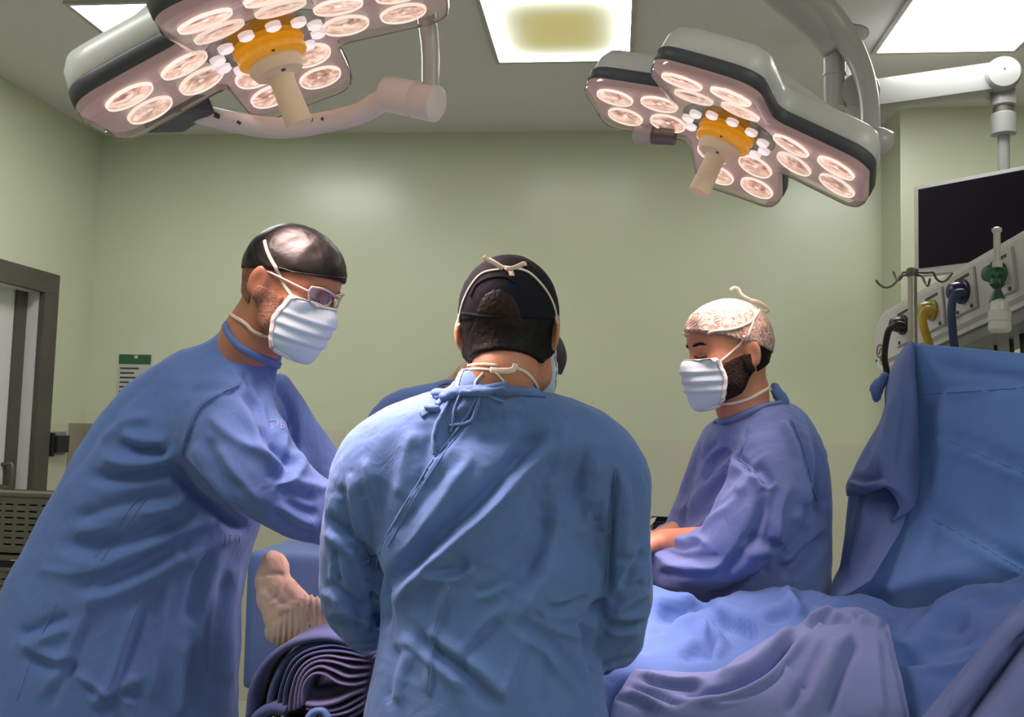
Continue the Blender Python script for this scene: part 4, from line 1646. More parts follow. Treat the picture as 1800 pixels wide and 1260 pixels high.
class Head:
    def __init__(s, org, fwd, nod=0.0, roll=0.0, scale=1.0):
        """fwd: compass angle of the face in degrees (0 = +X, 90 = +Y); nod: chin down, degrees"""
        a, n, r = math.radians(fwd), math.radians(nod), math.radians(roll)
        Rz = np.array([[math.cos(a), -math.sin(a), 0], [math.sin(a), math.cos(a), 0], [0, 0, 1]])
        Ry = np.array([[math.cos(n), 0, math.sin(n)], [0, 1, 0], [-math.sin(n), 0, math.cos(n)]])
        Rx = np.array([[1, 0, 0], [0, math.cos(r), -math.sin(r)], [0, math.sin(r), math.cos(r)]])
        s.R = Rz @ Ry @ Rx
        s.o = np.asarray(org, float)
        s.s = scale

    def w(s, p):
        return s.o + (np.asarray(p) * s.s) @ s.R.T

    def l(s, p):
        return ((np.asarray(p) - s.o) @ s.R) / s.s

    def fn(s):
        f = head_fn()

        def g(X, Y, Z):
            x, y, z = X - s.o[0], Y - s.o[1], Z - s.o[2]
            R = s.R
            lx = (x * R[0, 0] + y * R[1, 0] + z * R[2, 0]) / s.s
            ly = (x * R[0, 1] + y * R[1, 1] + z * R[2, 1]) / s.s
            lz = (x * R[0, 2] + y * R[1, 2] + z * R[2, 2]) / s.s
            return f(lx, ly, lz) * s.s
        return g


def hand(S, wrist, d, n, grip=.5, k=.006, side=1, sc_=1.0):
    """palm, four fingers and a thumb; d: pointing direction, n: back of the hand"""
    d = nrm(d)
    n = nrm(n - d * (np.asarray(n) @ d))
    t = np.cross(n, d) * side
    wrist = np.asarray(wrist, float)
    for i, y in enumerate((-.027, -.009, .009, .026)):
        a = wrist + d * .012 + t * y * .6
        b = wrist + d * (.088 - .006 * abs(i - 1.3)) + t * y
        S.chain([a, b], [.016, .0125], .012)
        L = [.072, .082, .076, .058][i]
        pts = [b]
        ang = .15
        dd = d
        for j, f in enumerate((.44, .31, .25)):
            ang = (j + 1) * grip * .62 + .1
            dd = nrm(d * math.cos(ang) - n * math.sin(ang))
            pts.append(pts[-1] + dd * L * f * sc_)
        S.chain(pts, [.0100, .0092, .0086, .0074], k)
    a = wrist + d * .028 - t * .022
    S.chain([a, a + d * .030 - t * .026 - n * .010, a + d * .062 - t * .030 - n * .022, a + d * .084 - t * .024 - n * .030], [.0165, .0125, .0105, .0085], .012)


def person(label, foot):
    return thing('person', label, 'person', foot)


def put(name, V, F, mat, root, smooth=True):
    return mk(name, V, F, mat, root, smooth)


def strokes_shift(lst, dx=0, dy=0):
    return [(k, w_, m, [(a + dx, b + dy) for a, b in p]) for k, w_, m, p in lst]


def legs(root, pts, mt='trouser'):
    for (x, y), ang in pts:
        c, s_ = math.cos(ang), math.sin(ang)
        mb = MB().tube([(x, y, .55), (x, y, .3), (x, y + .0, .10)], [.085, .072, .068], 14)
        mb.obj('trouser_leg', MAT[mt], root, smooth=True)
        S = Solid((x - .22, y - .22, -.0), (x + .22, y + .22, .16), .008)
        S.chain([(x - .05 * c, y - .05 * s_, .045), (x + .06 * c, y + .06 * s_, .045), (x + .16 * c, y + .16 * s_, .038)], [.045, .048, .038], .02)
        S.cap((x, y, .05), (x, y, .11), .05, .045, .02)
        S.D = np.maximum(S.D, (.004 - S.coords((slice(None),) * 3)[2]))
        V, F = S.mesh(1)
        put('shoe', V, F, MAT['shoe'], root)


# ---------------------------------------------------------------- head dressings in head coordinates
def cap_solid(front_z, slope, off=.006, back_z=None, rim=.0, puff=0.0):
    """cap above a plane that drops towards the back"""
    pl = (front_z + (HX - .10) * slope) - HZ + 0 * HY
    D = SK - off - puff * np.clip((HZ - .06) * 8, 0, 1) * np.ones_like(SK)
    return np.maximum(D, pl)


def lace(V, F, amp, scale, seed):
    return wrinkle(V, F, amp, scale, seed)


def mask_solid(top=.010, bot=-.108, back=.030, half=.075, off=.006):
    """taut mask over nose, cheeks and chin"""
    m = Solid((-.14, -.115, -.175), (.17, .115, .165), .0032)
    m.ell((.060, 0, -.045), (.058, .062, .072), .02)
    m.cap((.094, 0, .012), (.110, 0, -.014), .010, .013, .02)
    m.cap((.110, 0, -.014), (.098, 0, -.092), .013, .018, .03)
    m.cap((.040, -.052, -.03), (.040, .052, -.03), .016, .016, .04)
    m.cap((.050, -.040, -.080), (.050, .040, -.080), .018, .018, .04)
    D = np.minimum(m.D, HB) - off
    reg = np.maximum(np.maximum(HZ - (top + (HX - .1) * .10), bot - HZ), back - HX + .25 * np.abs(HZ + .045)) + 0 * HY
    return np.maximum(D, reg)


def mask_on(root, H, top=.010, bot=-.108, back=.030, pleats=True):
    D = mask_solid(top, bot, back)
    V, F = local_solid(D)
    if pleats:
        N = vnormals(V, F)
        z = V[:, 2]
        fr = np.clip((V[:, 0] - back - .004) * 60, 0, 1)
        for zz in (-.022, -.045, -.068):
            d = (z - zz + .1 * np.abs(V[:, 1])) / .0045
            V = V + N * (d * np.exp(.5 - .5 * d * d) * .0022 * fr)[:, None]
    mk_ = put('face_mask', H.w(V), F, MAT['mask'], root)
    # white border
    t = bvh(V, F)
    mb = MB()
    zz = np.linspace(bot + .004, top - .002, 9)
    for s in (-1, 1):
        pts = []
        for z in zz:
            x = back + .25 * abs(z + .045) + .006
            pts.append((x, .075 * s, z))
        near_local(mb, t, pts, H, .010, .0012)
    pts = [(back + .02, .07, top - .006), (.09, .045, top + .0), (.118, 0, top + .004), (.09, -.045, top), (back + .02, -.07, top - .006)]
    near_local(mb, t, pts, H, .012, .0012)
    pts = [(back + .012, .06, bot + .012), (.085, .035, bot + .006), (.10, 0, bot + .006), (.085, -.035, bot + .006), (back + .012, -.06, bot + .012)]
    near_local(mb, t, pts, H, .012, .0012)
    mb.obj('mask_border', MAT['maskw'], mk_, smooth=True)
    return mk_


def near_local(mb, tree, pts, H, wd, th, off=.0008, sub=6):
    q = cat(np.array(pts, float), sub)
    P_, N_ = [], []
    for a in q:
        r = tree.find_nearest(Vector(a))
        n = np.array(r[1])
        P_.append(H.w(np.array(r[0]) + n * off))
        N_.append(H.R @ n)
    return strip(mb, P_, N_, wd, th)


def ties(root, H, paths, trees, name='mask_tie', mat='tie'):
    """flat cords laid over head and cap; paths in head coordinates"""
    for pts, wd in paths:
        mb = MB()
        q = cat(np.array(pts, float), 8)
        P_, N_ = [], []
        for a in q:
            wp = H.w(a)
            best = None
            for t in trees:
                # outermost surface on the ray from the head axis
                c = H.w((a[0] * .15 - .005, 0, a[2] * .6))
                d = nrm(wp - c)
                r = t.ray_cast(Vector(c + d * .35), Vector(-d), .35)
                if r[0] is not None and (best is None or r[3] < best[2]):
                    best = (np.array(r[0]), np.array(r[1]), r[3])
            if best is None:
                P_.append(wp)
                N_.append(nrm(wp - H.o))
            else:
                P_.append(best[0] + best[1] * .001)
                N_.append(best[1])
        P_ = np.array(P_)
        for _ in range(3):
            P_[1:-1] = (P_[:-2] + 2 * P_[1:-1] + P_[2:]) / 4
        strip(mb, P_, N_, wd, .0016)
        mb.obj(name, MAT[mat], root, smooth=True)


def body_mesh(lo, hi, H, neck, extra, hands=(), coarse=.016, neck_r=.056):
    fine = [(H.o, .135 * H.s, .0036)] + [(np.asarray(h), .10, .0048) for h in hands]
    S = Solid(lo, hi, coarse, fine)
    S.add(H.fn(), H.o - .17 * H.s, H.o + .17 * H.s, .012)
    a = H.w((-.018, 0, -.02))
    a2 = H.w((-.030, 0, -.075))
    S.chain([a, a2, neck[0], neck[1]], [neck_r * H.s * .98, neck_r * H.s * .95, neck_r * H.s, neck_r * H.s * .9], .03)
    extra(S)
    return S.mesh(1)


GH = .0088      # gown grid step

# ================================================================== 1. surgeon with his back to the camera
F1_ = P(862, 1260, 1.53)
p1 = person('person seen from behind in a blue surgical gown and dark cap, hands on the table', (F1_[0], 1.53, 0))
H1 = Head(P(895, 592, 1.51), 86, 17, -2, .95)
n1 = (P(872, 688, 1.495), P(866, 745, 1.56))
hL, hR = P(800, 1012, 1.86), P(960, 1010, 1.86)


def ex1(S):
    S.sweep([(866, 775, 1.56, 90, .05), (862, 860, 1.56, 140, .08), (860, 1010, 1.56, 150, .09), (858, 1200, 1.55, 150, .10), (858, 1400, 1.55, 160, .10)], .03, 3)
    for e, h, sg in (((628, 1060, 1.62), hL, 1), ((1078, 1070, 1.62), hR, -1)):
        sh = P(660 if sg > 0 else 1060, 830, 1.54)
        el = P(*e)
        S.chain([sh, el], [.042, .030], .03)
        S.chain([el, h], [.030, .026], .02)
        hand(S, h, (0.10 * sg, 1, -.25), (0, .2, 1), .7, side=-sg)


V, F = body_mesh(np.array([-.62, 1.22, .35]), np.array([.28, 2.12, 1.76]), H1, n1, ex1, (hL + (0.0, .08, -.03), hR + (0, .08, -.03)))
put('body', V, F, MAT['skin'], p1)
t1b = bvh(V, F)

S = Solid((-.66, 1.22, .32), (.30, 1.98, 1.56), GH)
S.sweep([(880, 668, 1.490, 60, .062), (876, 684, 1.488, 72, .070), (868, 700, 1.495, 86, .066), (866, 728, 1.51, 122, .080), (864, 758, 1.525, 178, .100), (862, 820, 1.54, 205, .122), (862, 900, 1.55, 210, .135), (864, 1000, 1.55, 205, .135), (862, 1070, 1.55, 197, .135), (858, 1130, 1.55, 194, .14), (856, 1250, 1.54, 216, .145), (856, 1420, 1.54, 228, .15), (856, 1620, 1.54, 235, .15), (856, 1800, 1.54, 238, .15)], .03, 4, cap=.012)
# shoulders and sleeves
S.sweep([(770, 745, 1.52, 42, .060), (700, 785, 1.53, 58, .066), (652, 830, 1.535, 62, .068), (622, 900, 1.55, 54, .062), (610, 980, 1.565, 48, .056), (612, 1050, 1.60, 50, .056), (640, 1096, 1.66, 42, .050), (700, 1078, 1.74, 38, .044), (770, 1022, 1.82, 34, .040)], .05, 4)
S.sweep([(960, 742, 1.52, 42, .060), (1028, 782, 1.53, 58, .066), (1070, 832, 1.535, 60, .068), (1092, 900, 1.55, 46, .062), (1100, 980, 1.565, 42, .056), (1100, 1060, 1.60, 44, .056), (1078, 1120, 1.66, 42, .050), (1030, 1088, 1.74, 38, .044), (985, 1020, 1.82, 34, .040)], .05, 4)
V, F = S.mesh(2)
V, F = subdiv(V, F)
fold1 = [
    ('e', 9, 2.5, [(845, 690), (826, 722), (766, 802), (716, 880), (673, 955), (660, 1010)]),
    ('v', 5, 5, [(838, 712), (800, 765), (770, 800)]), ('r', 8, 5, [(820, 705), (790, 745), (765, 800)]), ('v', 9, 7, [(806, 720), (786, 760), (764, 806)]), ('r', 7, 4, [(790, 700), (772, 740), (760, 800)]),
    ('s', 16, 15, [(678, 1062), (702, 1030), (737, 994), (800, 935), (855, 886), (920, 815), (975, 763)]),
    ('r', 13, 6, [(700, 985), (760, 905), (812, 830), (835, 790)]),
    ('v', 12, 5, [(690, 940), (740, 880), (790, 815)]),
    ('r', 15, 5, [(700, 880), (712, 800), (730, 750)]),
    ('v', 12, 4, [(735, 880), (745, 810), (760, 760)]),
    ('r', 16, 6, [(905, 735), (895, 790), (880, 850)]),
    ('r', 12, 5, [(1000, 740), (985, 800), (960, 870)]),
    ('v', 14, 6, [(1035, 770), (1010, 850), (985, 930), (970, 1010)]),
    ('r', 14, 6, [(1060, 800), (1040, 880), (1015, 960)]),
    ('s', 20, 9, [(890, 1090), (915, 1050), (945, 1000), (962, 940), (975, 860)]),
    ('v', 18, 8, [(968, 910), (955, 960), (925, 1020)]),
    ('r', 14, 6, [(815, 1148), (855, 1095), (894, 1058), (918, 1030)]),
    ('v', 10, 5, [(806, 1190), (830, 1140), (880, 1085)]),
    ('s', 14, -8, [(735, 1100), (770, 1135), (830, 1180), (890, 1240)]),
    ('r', 14, 7, [(700, 1115), (760, 1160), (820, 1215)]),
    ('r', 12, 5, [(755, 1225), (760, 1140), (775, 1070), (800, 1010)]),
    ('v', 7, 3, [(762, 1230), (768, 1140), (784, 1070)]),
    ('s', 12, 5, [(900, 1100), (950, 1130), (1000, 1180), (1040, 1240)]),
    ('r', 11, 5, [(880, 1240), (900, 1180), (925, 1120)]),
    ('v', 12, 5, [(950, 1250), (960, 1190), (950, 1130)]),
    ('r', 10, 5, [(945, 1080), (990, 1110), (1030, 1120)]), ('v', 7, 4, [(930, 1075), (980, 1098), (1035, 1095)]),
    ('s', 9, 5, [(1035, 1040), (1000, 1060), (960, 1065)]),
    ('v', 9, 12, [(1081, 820), (1076, 900), (1069, 980), (1064, 1060)]),
    ('v', 12, 18, [(1066, 1050), (1046, 1085), (1036, 1105), (1046, 1150), (1062, 1185)]),
    ('r', 12, 7, [(1095, 830), (1100, 900), (1096, 980)]),
    ('s', 9, 6, [(1128, 960), (1105, 1000), (1085, 1040)]), ('s', 9, -6, [(1140, 1030), (1105, 1050), (1072, 1070)]), ('s', 8, 6, [(1138, 1085), (1100, 1090), (1060, 1085)]), ('r', 7, 4, [(1130, 1110), (1095, 1115), (1060, 1105)]),
    ('v', 12, 18, [(640, 980), (660, 1020), (672, 1062), (668, 1110)]),
    ('v', 11, 10, [(574, 905), (600, 930), (630, 955), (655, 1000)]),
    ('r', 10, 7, [(572, 930), (605, 962), (632, 990), (650, 1030)]),
    ('v', 8, 6, [(586, 960), (592, 1000), (600, 1030)]), ('r', 9, 5, [(600, 970), (612, 1020), (640, 1060)]),
    ('s', 10, 6, [(566, 1030), (600, 1050), (640, 1085)]), ('s', 10, -5, [(575, 1090), (610, 1080), (650, 1100)]),
    ('r', 12, 5, [(615, 830), (625, 890), (640, 960)]), ('v', 10, 6, [(600, 850), (608, 900), (618, 940)]),
    ('r', 10, 5, [(640, 800), (655, 870), (668, 930)]),
    ('r', 12, 5, [(700, 1240), (705, 1190), (725, 1140)]), ('v', 10, 5, [(680, 1240), (690, 1180), (700, 1130)]),
    ('v', 9, 4, [(860, 985), (900, 945), (940, 900)]), ('r', 9, 4, [(840, 1000), (890, 960), (930, 925)]),
    ('s', 9, 5, [(745, 1010), (800, 1010), (830, 990)]), ('s', 8, 4, [(830, 1045), (860, 1040), (900, 1020)]),
]
V = wrinkle(V, F, .0042, 9, 11)
V = press(V, F, [(k, w_ * .85, m_ * 1.3, p_) for k, w_, m_, p_ in fold1])
V = crumple(V, F, .007, .10, 13, (1, 1, .7))
V = wrinkle(V, F, .0020, 34, 12)
g1 = put('gown', V, F, MAT['gown_c'], p1)
t1g = bvh(V, F)
SEAMS = [
    ([(842, 692), (826, 722), (800, 760), (766, 802), (740, 842), (716, 880), (690, 925), (673, 955), (660, 1000)], .004, .0016),
    ([(832, 716), (806, 762), (774, 806), (748, 846), (722, 886), (698, 930), (682, 960)], .0022, .001),
    ([(755, 1225), (760, 1140), (780, 1060), (790, 1030)], .0022, .001),
    ([(1082, 830), (1076, 910), (1069, 980), (1064, 1050)], .0022, .001),
    ([(600, 800), (608, 860), (622, 920), (650, 985)], .0022, .001),
]
for pts, wd, th in SEAMS:
    cam_strip(MB(), [t1g], pts, wd, th).obj('seam', MAT['seam'], g1, smooth=True)
# collar, gathered and tied
mb = MB()
T_ = [t1g, t1b]
col_px = [(764, 700), (790, 689), (830, 686), (870, 684), (905, 686), (940, 690), (958, 697)]
cam_strip(mb, T_, col_px, [.016] * 37, .004)
mb.obj('collar', MAT['gown_c'], g1, smooth=True)
mb = MB()
for pts, wd in (([(768, 712), (790, 694), (820, 684), (850, 683)], .012), ([(850, 684), (880, 678), (893, 676)], .014), ([(848, 684), (838, 720), (826, 742), (790, 748)], .006), ([(800, 690), (778, 725), (764, 760), (764, 800)], .006),
                ([(812, 690), (800, 722), (792, 760)], .005), ([(756, 716), (746, 722), (750, 730)], .016), ([(845, 688), (870, 700), (885, 706)], .005)):
    cam_strip(mb, T_, pts, wd, .003, .001)
mb.obj('neck_tie', MAT['seam'], g1, smooth=True)
S = Solid(P(745, 735, 1.36) - .03, P(900, 660, 1.5) + .06, .005)
rg = random.Random(3)
for px, py, r in ((772, 694, .014), (786, 700, .013), (800, 692, .012), (757, 718, .012), (768, 722, .010), (820, 690, .012), (838, 688, .011), (850, 690, .012), (866, 684, .010), (884, 680, .010)):
    h = hit(T_, px, py)
    if h is not None:
        S.ell(h[0] + h[1] * .004, (r, r * .7, r * .6), .008)
V, F = S.mesh(1)
V = wrinkle(V, F, .004, 90, 5)
put('gathered_collar', V, F, MAT['seam'], g1)
legs(p1, [((F1_[0] - .11, 1.56), 1.5), ((F1_[0] + .11, 1.56), 1.6)])

# hair, cap, mask and cords
D = np.maximum(np.maximum(SK - .006, HZ - .035), np.maximum(-.058 - HZ, HX * .9 + .0 - .10 * np.clip(HZ + .04, -.1, .1) - .004 + .5 * np.maximum(0, -.02 - HZ)))
V, F = local_solid(D)
V = wrinkle(V, F, .0015, 160, 2, (1, 1, .25))
put('hair', H1.w(V), F, MAT['hair'], p1)
D = cap_solid(.062, .36, .009)
V, F = local_solid(D)
V = wrinkle(V, F, .0018, 45, 3)
c1 = put('surgical_cap', H1.w(V), F, MAT['cap_n'], p1)
t1c = bvh(H1.w(V), F)
# brown hair showing through the open back of the cap
c_ = H1.l(hit([t1c], 874, 540)[0])
c_ = c_ - np.array([0, 0, .026])
D = np.maximum(SK - (.0056 + .0046 * np.clip((HZ - c_[2] + .002) / .02, 0, 1)), np.sqrt(((HY - c_[1]) / .041) ** 2 + ((HZ - c_[2]) / .058) ** 2 + 0 * HX) * .03 - .03)
D = np.maximum(D, c_[2] - .018 - HZ)
D = np.maximum(D, HX)
V, F = local_solid(D)
V = laplace(wrinkle(V, F, .0007, 170, 2, (1, 1, .2)), F, 2)
put('bundled_hair', H1.w(V), F, MAT['hairb'], p1)
mb = MB()
cam_strip(mb, [t1c], [(828, 520), (838, 500), (862, 488), (890, 487), (905, 497)], .006, .0014)
cam_strip(mb, [t1c], [(812, 550), (850, 556), (900, 560), (950, 570), (976, 572)], .005, .0012)
mb.obj('cap_edge', MAT['cap_n'], c1, smooth=True)
m1 = mask_on(p1, H1, .010, -.108, .058)
trees = [t1c, t1b]
mb = MB()
for pts, wd in (([(880, 474), (850, 480), (830, 500), (815, 530), (808, 560)], .005), ([(905, 472), (930, 480), (955, 505), (972, 535), (980, 570)], .006), ([(808, 552), (808, 565), (806, 575)], .008),
                ([(848, 452), (862, 458), (885, 472)], .010), ([(882, 470), (905, 472), (922, 464)], .009), ([(890, 472), (898, 478), (900, 486)], .010)):
    cam_strip(mb, trees, pts, wd * .85, .0014, .001)
# free ends of the knot
K = hit(trees, 888, 473)[0]
kd = nrm(K - C0)
for pts, wd in (([(884, 472), (868, 462), (856, 456), (850, 451)], .007), ([(890, 473), (905, 470), (921, 463), (922, 467)], .007)):
    Q = [P(a, b, K[1] - .012) for a, b in pts]
    strip(mb, cat(np.array(Q), 4), [-kd] * (4 * 3 + 1), wd, .0012)
mb.obj('mask_tie', MAT['tie'], m1, smooth=True)
mb = MB()
T_ = [t1b, t1g]
for pts, wd in (([(806, 645), (840, 640), (875, 642)], .006), ([(806, 652), (840, 648), (874, 652)], .005), ([(862, 650), (885, 652), (902, 650), (906, 640)], .012), ([(905, 645), (925, 655), (940, 672), (948, 690)], .007), ([(850, 655), (836, 672), (838, 684), (850, 682)], .006), ([(872, 655), (884, 668), (894, 682)], .005),
                ([(812, 650), (806, 670), (802, 690)], .014)):
    cam_strip(mb, T_, pts, wd * .8, .0012, .0008)
mb.obj('neck_cord', MAT['tie'], m1, smooth=True)


# ================================================================== 2. tall surgeon leaning in from the door side
F2_ = P(205, 1260, 1.95)
p2 = person('person in black cap and clear glasses leaning over the table from the door side', (F2_[0], 1.95, 0))
H2 = Head(P(503, 512, 1.80), -14, 26, 0, .98)
n2 = (P(440, 600, 1.83), P(415, 655, 1.86))
h2n, h2f = P(690, 905, 1.92), P(690, 900, 2.04)


def ex2(S):
    S.chain([n2[0], n2[1], P(400, 690, 1.9)], [.056, .058, .07], .03)
    S.sweep([(400, 690, 1.90, 90, .08), (340, 780, 1.92, 120, .10), (270, 930, 1.94, 130, .11), (230, 1100, 1.95, 150, .12), (200, 1300, 1.95, 150, .12), (190, 1420, 1.95, 150, .12)], .03, 3)
    for a, b, c, d in ((P(410, 745, 1.78), P(490, 850, 1.78), h2n, 1), (P(480, 720, 2.06), P(570, 830, 2.10), h2f, -1)):
        S.chain([a, b], [.048, .036], .03)
        S.chain([b, c], [.036, .026], .02)
        hand(S, c, (1, .12 * d, -.35), (.2, -.1 * d, 1), .7, side=d)


V, F = body_mesh(np.array([-1.36, 1.55, .35]), np.array([-.22, 2.36, 1.92]), H2, n2, ex2, (h2n + (.08, 0, -.03), h2f + (.08, 0, -.03)), .018)
put('body', V, F, MAT['skin2'], p2)
t2b = bvh(V, F)

S = Solid((-1.42, 1.56, .30), (-.34, 2.32, 1.66), GH)
S.sweep([(449, 600, 1.84, 56, .063), (432, 624, 1.85, 62, .068), (412, 655, 1.86, 82, .085), (376, 712, 1.89, 128, .118), (335, 790, 1.91, 158, .140), (290, 880, 1.93, 172, .150), (245, 990, 1.95, 186, .158), (216, 1090, 1.95, 206, .168), (203, 1180, 1.95, 212, .175), (195, 1300, 1.95, 216, .18), (190, 1450, 1.95, 220, .185), (188, 1600, 1.95, 224, .19)], .03, 4, cap=.02)
S.sweep([(395, 690, 1.84, 62, .06), (402, 742, 1.79, 80, .075), (436, 800, 1.77, 80, .078), (478, 848, 1.775, 72, .072), (520, 880, 1.80, 63, .064), (566, 902, 1.84, 58, .058), (620, 908, 1.88, 50, .050), (672, 906, 1.91, 42, .044)], .05, 4)
S.sweep([(470, 690, 2.02, 46, .06), (500, 740, 2.06, 50, .062), (540, 800, 2.09, 48, .058), (580, 850, 2.10, 46, .054), (640, 890, 2.09, 42, .05), (676, 900, 2.08, 40, .046)], .05, 4)
V, F = S.mesh(2)
V, F = subdiv(V, F)
fold2 = [
    ('e', 10, -5, [(432, 672), (390, 690), (352, 715), (330, 760), (316, 812)]),
    ('v', 12, 22, [(300, 822), (340, 868), (400, 915), (440, 936)]),
    ('v', 13, 16, [(150, 832), (190, 842), (240, 836), (300, 826), (330, 835)]),
    ('r', 16, 11, [(170, 800), (230, 815), (285, 808), (320, 790)]),
    ('s', 13, -9, [(205, 770), (250, 785), (300, 788)]), ('v', 10, 8, [(215, 788), (260, 792), (290, 785)]),
    ('r', 12, 7, [(175, 780), (215, 745), (270, 730)]),
    ('v', 12, 7, [(110, 850), (165, 768), (230, 700), (290, 650)]),
    ('s', 14, 8, [(120, 925), (190, 905), (250, 890), (330, 880)]), ('v', 14, 7, [(130, 915), (200, 915), (260, 895)]),
    ('s', 16, 9, [(90, 965), (170, 970), (250, 950), (330, 920), (390, 890)]), ('v', 16, 9, [(100, 968), (180, 970), (260, 945), (330, 910)]),
    ('r', 12, 6, [(60, 1000), (140, 1005), (210, 990)]),
    ('s', 15, 9, [(120, 1050), (200, 1030), (290, 985), (360, 935)]),
    ('v', 13, 9, [(310, 975), (350, 945), (395, 918)]), ('r', 14, 8, [(330, 1000), (365, 965), (410, 935)]),
    ('r', 12, 6, [(246, 1054), (225, 1105), (200, 1180), (172, 1240)]), ('v', 9, 6, [(260, 1060), (240, 1110), (216, 1180), (190, 1250)]),
    ('s', 14, 8, [(340, 1120), (335, 1160), (328, 1260)]), ('r', 13, 7, [(395, 960), (370, 1030), (355, 1110), (350, 1190)]),
    ('v', 13, 9, [(372, 960), (345, 1030), (330, 1100)]), ('r', 14, 8, [(418, 985), (408, 1060), (404, 1140), (398, 1220)]), ('v', 11, 8, [(400, 1000), (385, 1080), (378, 1160), (372, 1230)]),
    ('r', 13, 6, [(300, 1010), (285, 1080), (275, 1160), (262, 1240)]),
    ('s', 12, 8, [(30, 1130), (80, 1110), (130, 1090)]), ('s', 11, -7, [(40, 1140), (90, 1165), (140, 1160)]),
    ('r', 10, 7, [(130, 1180), (180, 1215), (240, 1240)]), ('s', 12, -8, [(160, 1250), (195, 1225), (250, 1200)]), ('v', 9, 6, [(150, 1200), (175, 1225), (210, 1230)]),
    ('r', 12, 6, [(60, 1240), (110, 1160), (150, 1080), (175, 1000)]), ('v', 9, 4, [(80, 1250), (125, 1170), (160, 1090)]),
    # sleeve
    ('s', 13, 10, [(420, 690), (450, 735), (474, 791), (510, 815)]), ('r', 12, 7, [(360, 720), (400, 760), (450, 790), (500, 806)]),
    ('s', 11, -8, [(510, 790), (522, 815), (498, 840), (470, 850)]), ('v', 9, 8, [(455, 745), (485, 790), (520, 820)]),
    ('r', 11, 6, [(500, 845), (540, 850), (580, 862)]), ('v', 9, 6, [(470, 850), (520, 868), (560, 880)]),
    ('s', 13, 7, [(350, 770), (370, 830), (420, 880)]), ('r', 12, 5, [(380, 780), (420, 840), (470, 890)]),
    ('s', 12, 7, [(560, 935), (520, 920), (480, 890)]), ('v', 8, 5, [(560, 905), (525, 895), (500, 878)]),
    # chest
    ('s', 9, 9, [(470, 650), (490, 700), (512, 760)]), ('v', 8, 9, [(445, 660), (470, 700), (482, 760)]), ('r', 9, 6, [(462, 690), (476, 740), (478, 790)]),
    ('v', 9, 12, [(504, 690), (516, 730), (514, 790)]), ('r', 8, 6, [(492, 690), (504, 740), (504, 800)]), ('v', 7, 6, [(425, 650), (448, 690), (460, 720)]),
    ('r', 9, 5, [(400, 640), (430, 680), (455, 700)]), ('v', 10, 5, [(330, 690), (380, 680), (420, 690)]),
    ('r', 16, 5, [(200, 745), (250, 680), (310, 630)]),
]
V = wrinkle(V, F, .0045, 8, 21)
V = press(V, F, [(k, w_ * .85, m_ * 1.3, p_) for k, w_, m_, p_ in fold2])
V = crumple(V, F, .008, .11, 23, (1, 1, .7))
V = wrinkle(V, F, .0022, 32, 22)
g2 = put('gown', V, F, MAT['gown_l'], p2)
t2g = bvh(V, F)
T_ = [t2g, t2b]
SEAMS = [
    ([(432, 672), (390, 690), (352, 715), (330, 760), (316, 812)], .003, .0014),
    ([(248, 866), (220, 905), (190, 945), (168, 980)], .0022, .001),
    ([(262, 870), (233, 908), (203, 950), (178, 986)], .0022, .001),
    ([(246, 1054), (225, 1105), (200, 1180), (180, 1230)], .003, .001),
    ([(100, 1060), (75, 1110), (50, 1170), (30, 1230)], .003, .001),
]
for pts, wd, th in SEAMS:
    cam_strip(MB(), [t2g], pts, wd, th).obj('seam', MAT['seam'], g2, smooth=True)
mb = MB()
cam_strip(mb, T_, [(394, 566), (404, 590), (422, 610), (446, 624), (470, 634), (490, 642), (500, 640)], .016, .004, .001)
mb.obj('collar', MAT['gown_l'], g2, smooth=True)
mb = MB()
for pts in ([(472, 741), (480, 739), (488, 740), (489, 745), (486, 750)], [(494, 738), (494, 746), (494, 754)], [(494, 748), (498, 747), (499, 751), (495, 754)], [(474, 744), (479, 750), (477, 755)]):
    cam_strip(mb, [t2g], pts, .0020, .001, .0005, 4)
mb.obj('chest_embroidery', MAT['embroider'], g2)
mb = MB()
for pts in ([(398, 940), (397, 947), (396, 955)], [(401, 938), (409, 940)], [(405, 941), (405, 952)], [(411, 952), (414, 941), (416, 952)], [(418, 940), (424, 941)], [(422, 942), (421, 953)]):
    cam_strip(mb, [t2g], pts, .0022, .001, .0006, 3)
mb.obj('waist_embroidery', MAT['embroider'], g2)
legs(p2, [((F2_[0] - .05, 1.86), 0.1), ((F2_[0] + .04, 2.06), -.1)])

# head: hair, cap, glasses, mask
D = np.maximum(np.maximum(SK - .0045, HZ - .05), np.maximum(-.060 - HZ - .3 * HX, HX + .028 - .3 * np.clip(HZ, 0, .05)) + 0 * HY)
V, F = local_solid(D)
put('hair', H2.w(V), F, MAT['stubble'], p2)
D = np.maximum(np.maximum(HB - .0028, HZ + .002 + 0 * HX), np.maximum(np.abs(HX - .018) - .028 - .4 * np.clip(-HZ - .03, 0, .06), -.085 - HZ))
V, F = local_solid(D)
put('beard_stubble', H2.w(V), F, MAT['stubble'], p2)
D = cap_solid(.068, .34, .007)
V, F = local_solid(D)
V = wrinkle(V, F, .0022, 42, 8)
c2 = put('surgical_cap', H2.w(V), F, MAT['cap_k'], p2)
t2c = bvh(H2.w(V), F)
mb = MB()
cam_strip(mb, [t2c], [(488, 470), (520, 478), (560, 484), (600, 488), (620, 490)], .003, .0016)
cam_strip(mb, [t2c], [(490, 480), (530, 488), (575, 497), (617, 503)], .003, .0014)
mb.obj('cap_band', MAT['cap_k'], c2, smooth=True)
m2 = mask_on(p2, H2, .012, -.112, .046)
mb = MB()
T_ = [t2c, t2b]
cam_strip(mb, T_, [(466, 424), (470, 440), (478, 458), (490, 478), (500, 500), (512, 518), (520, 533)], .0075, .0025, .0015)
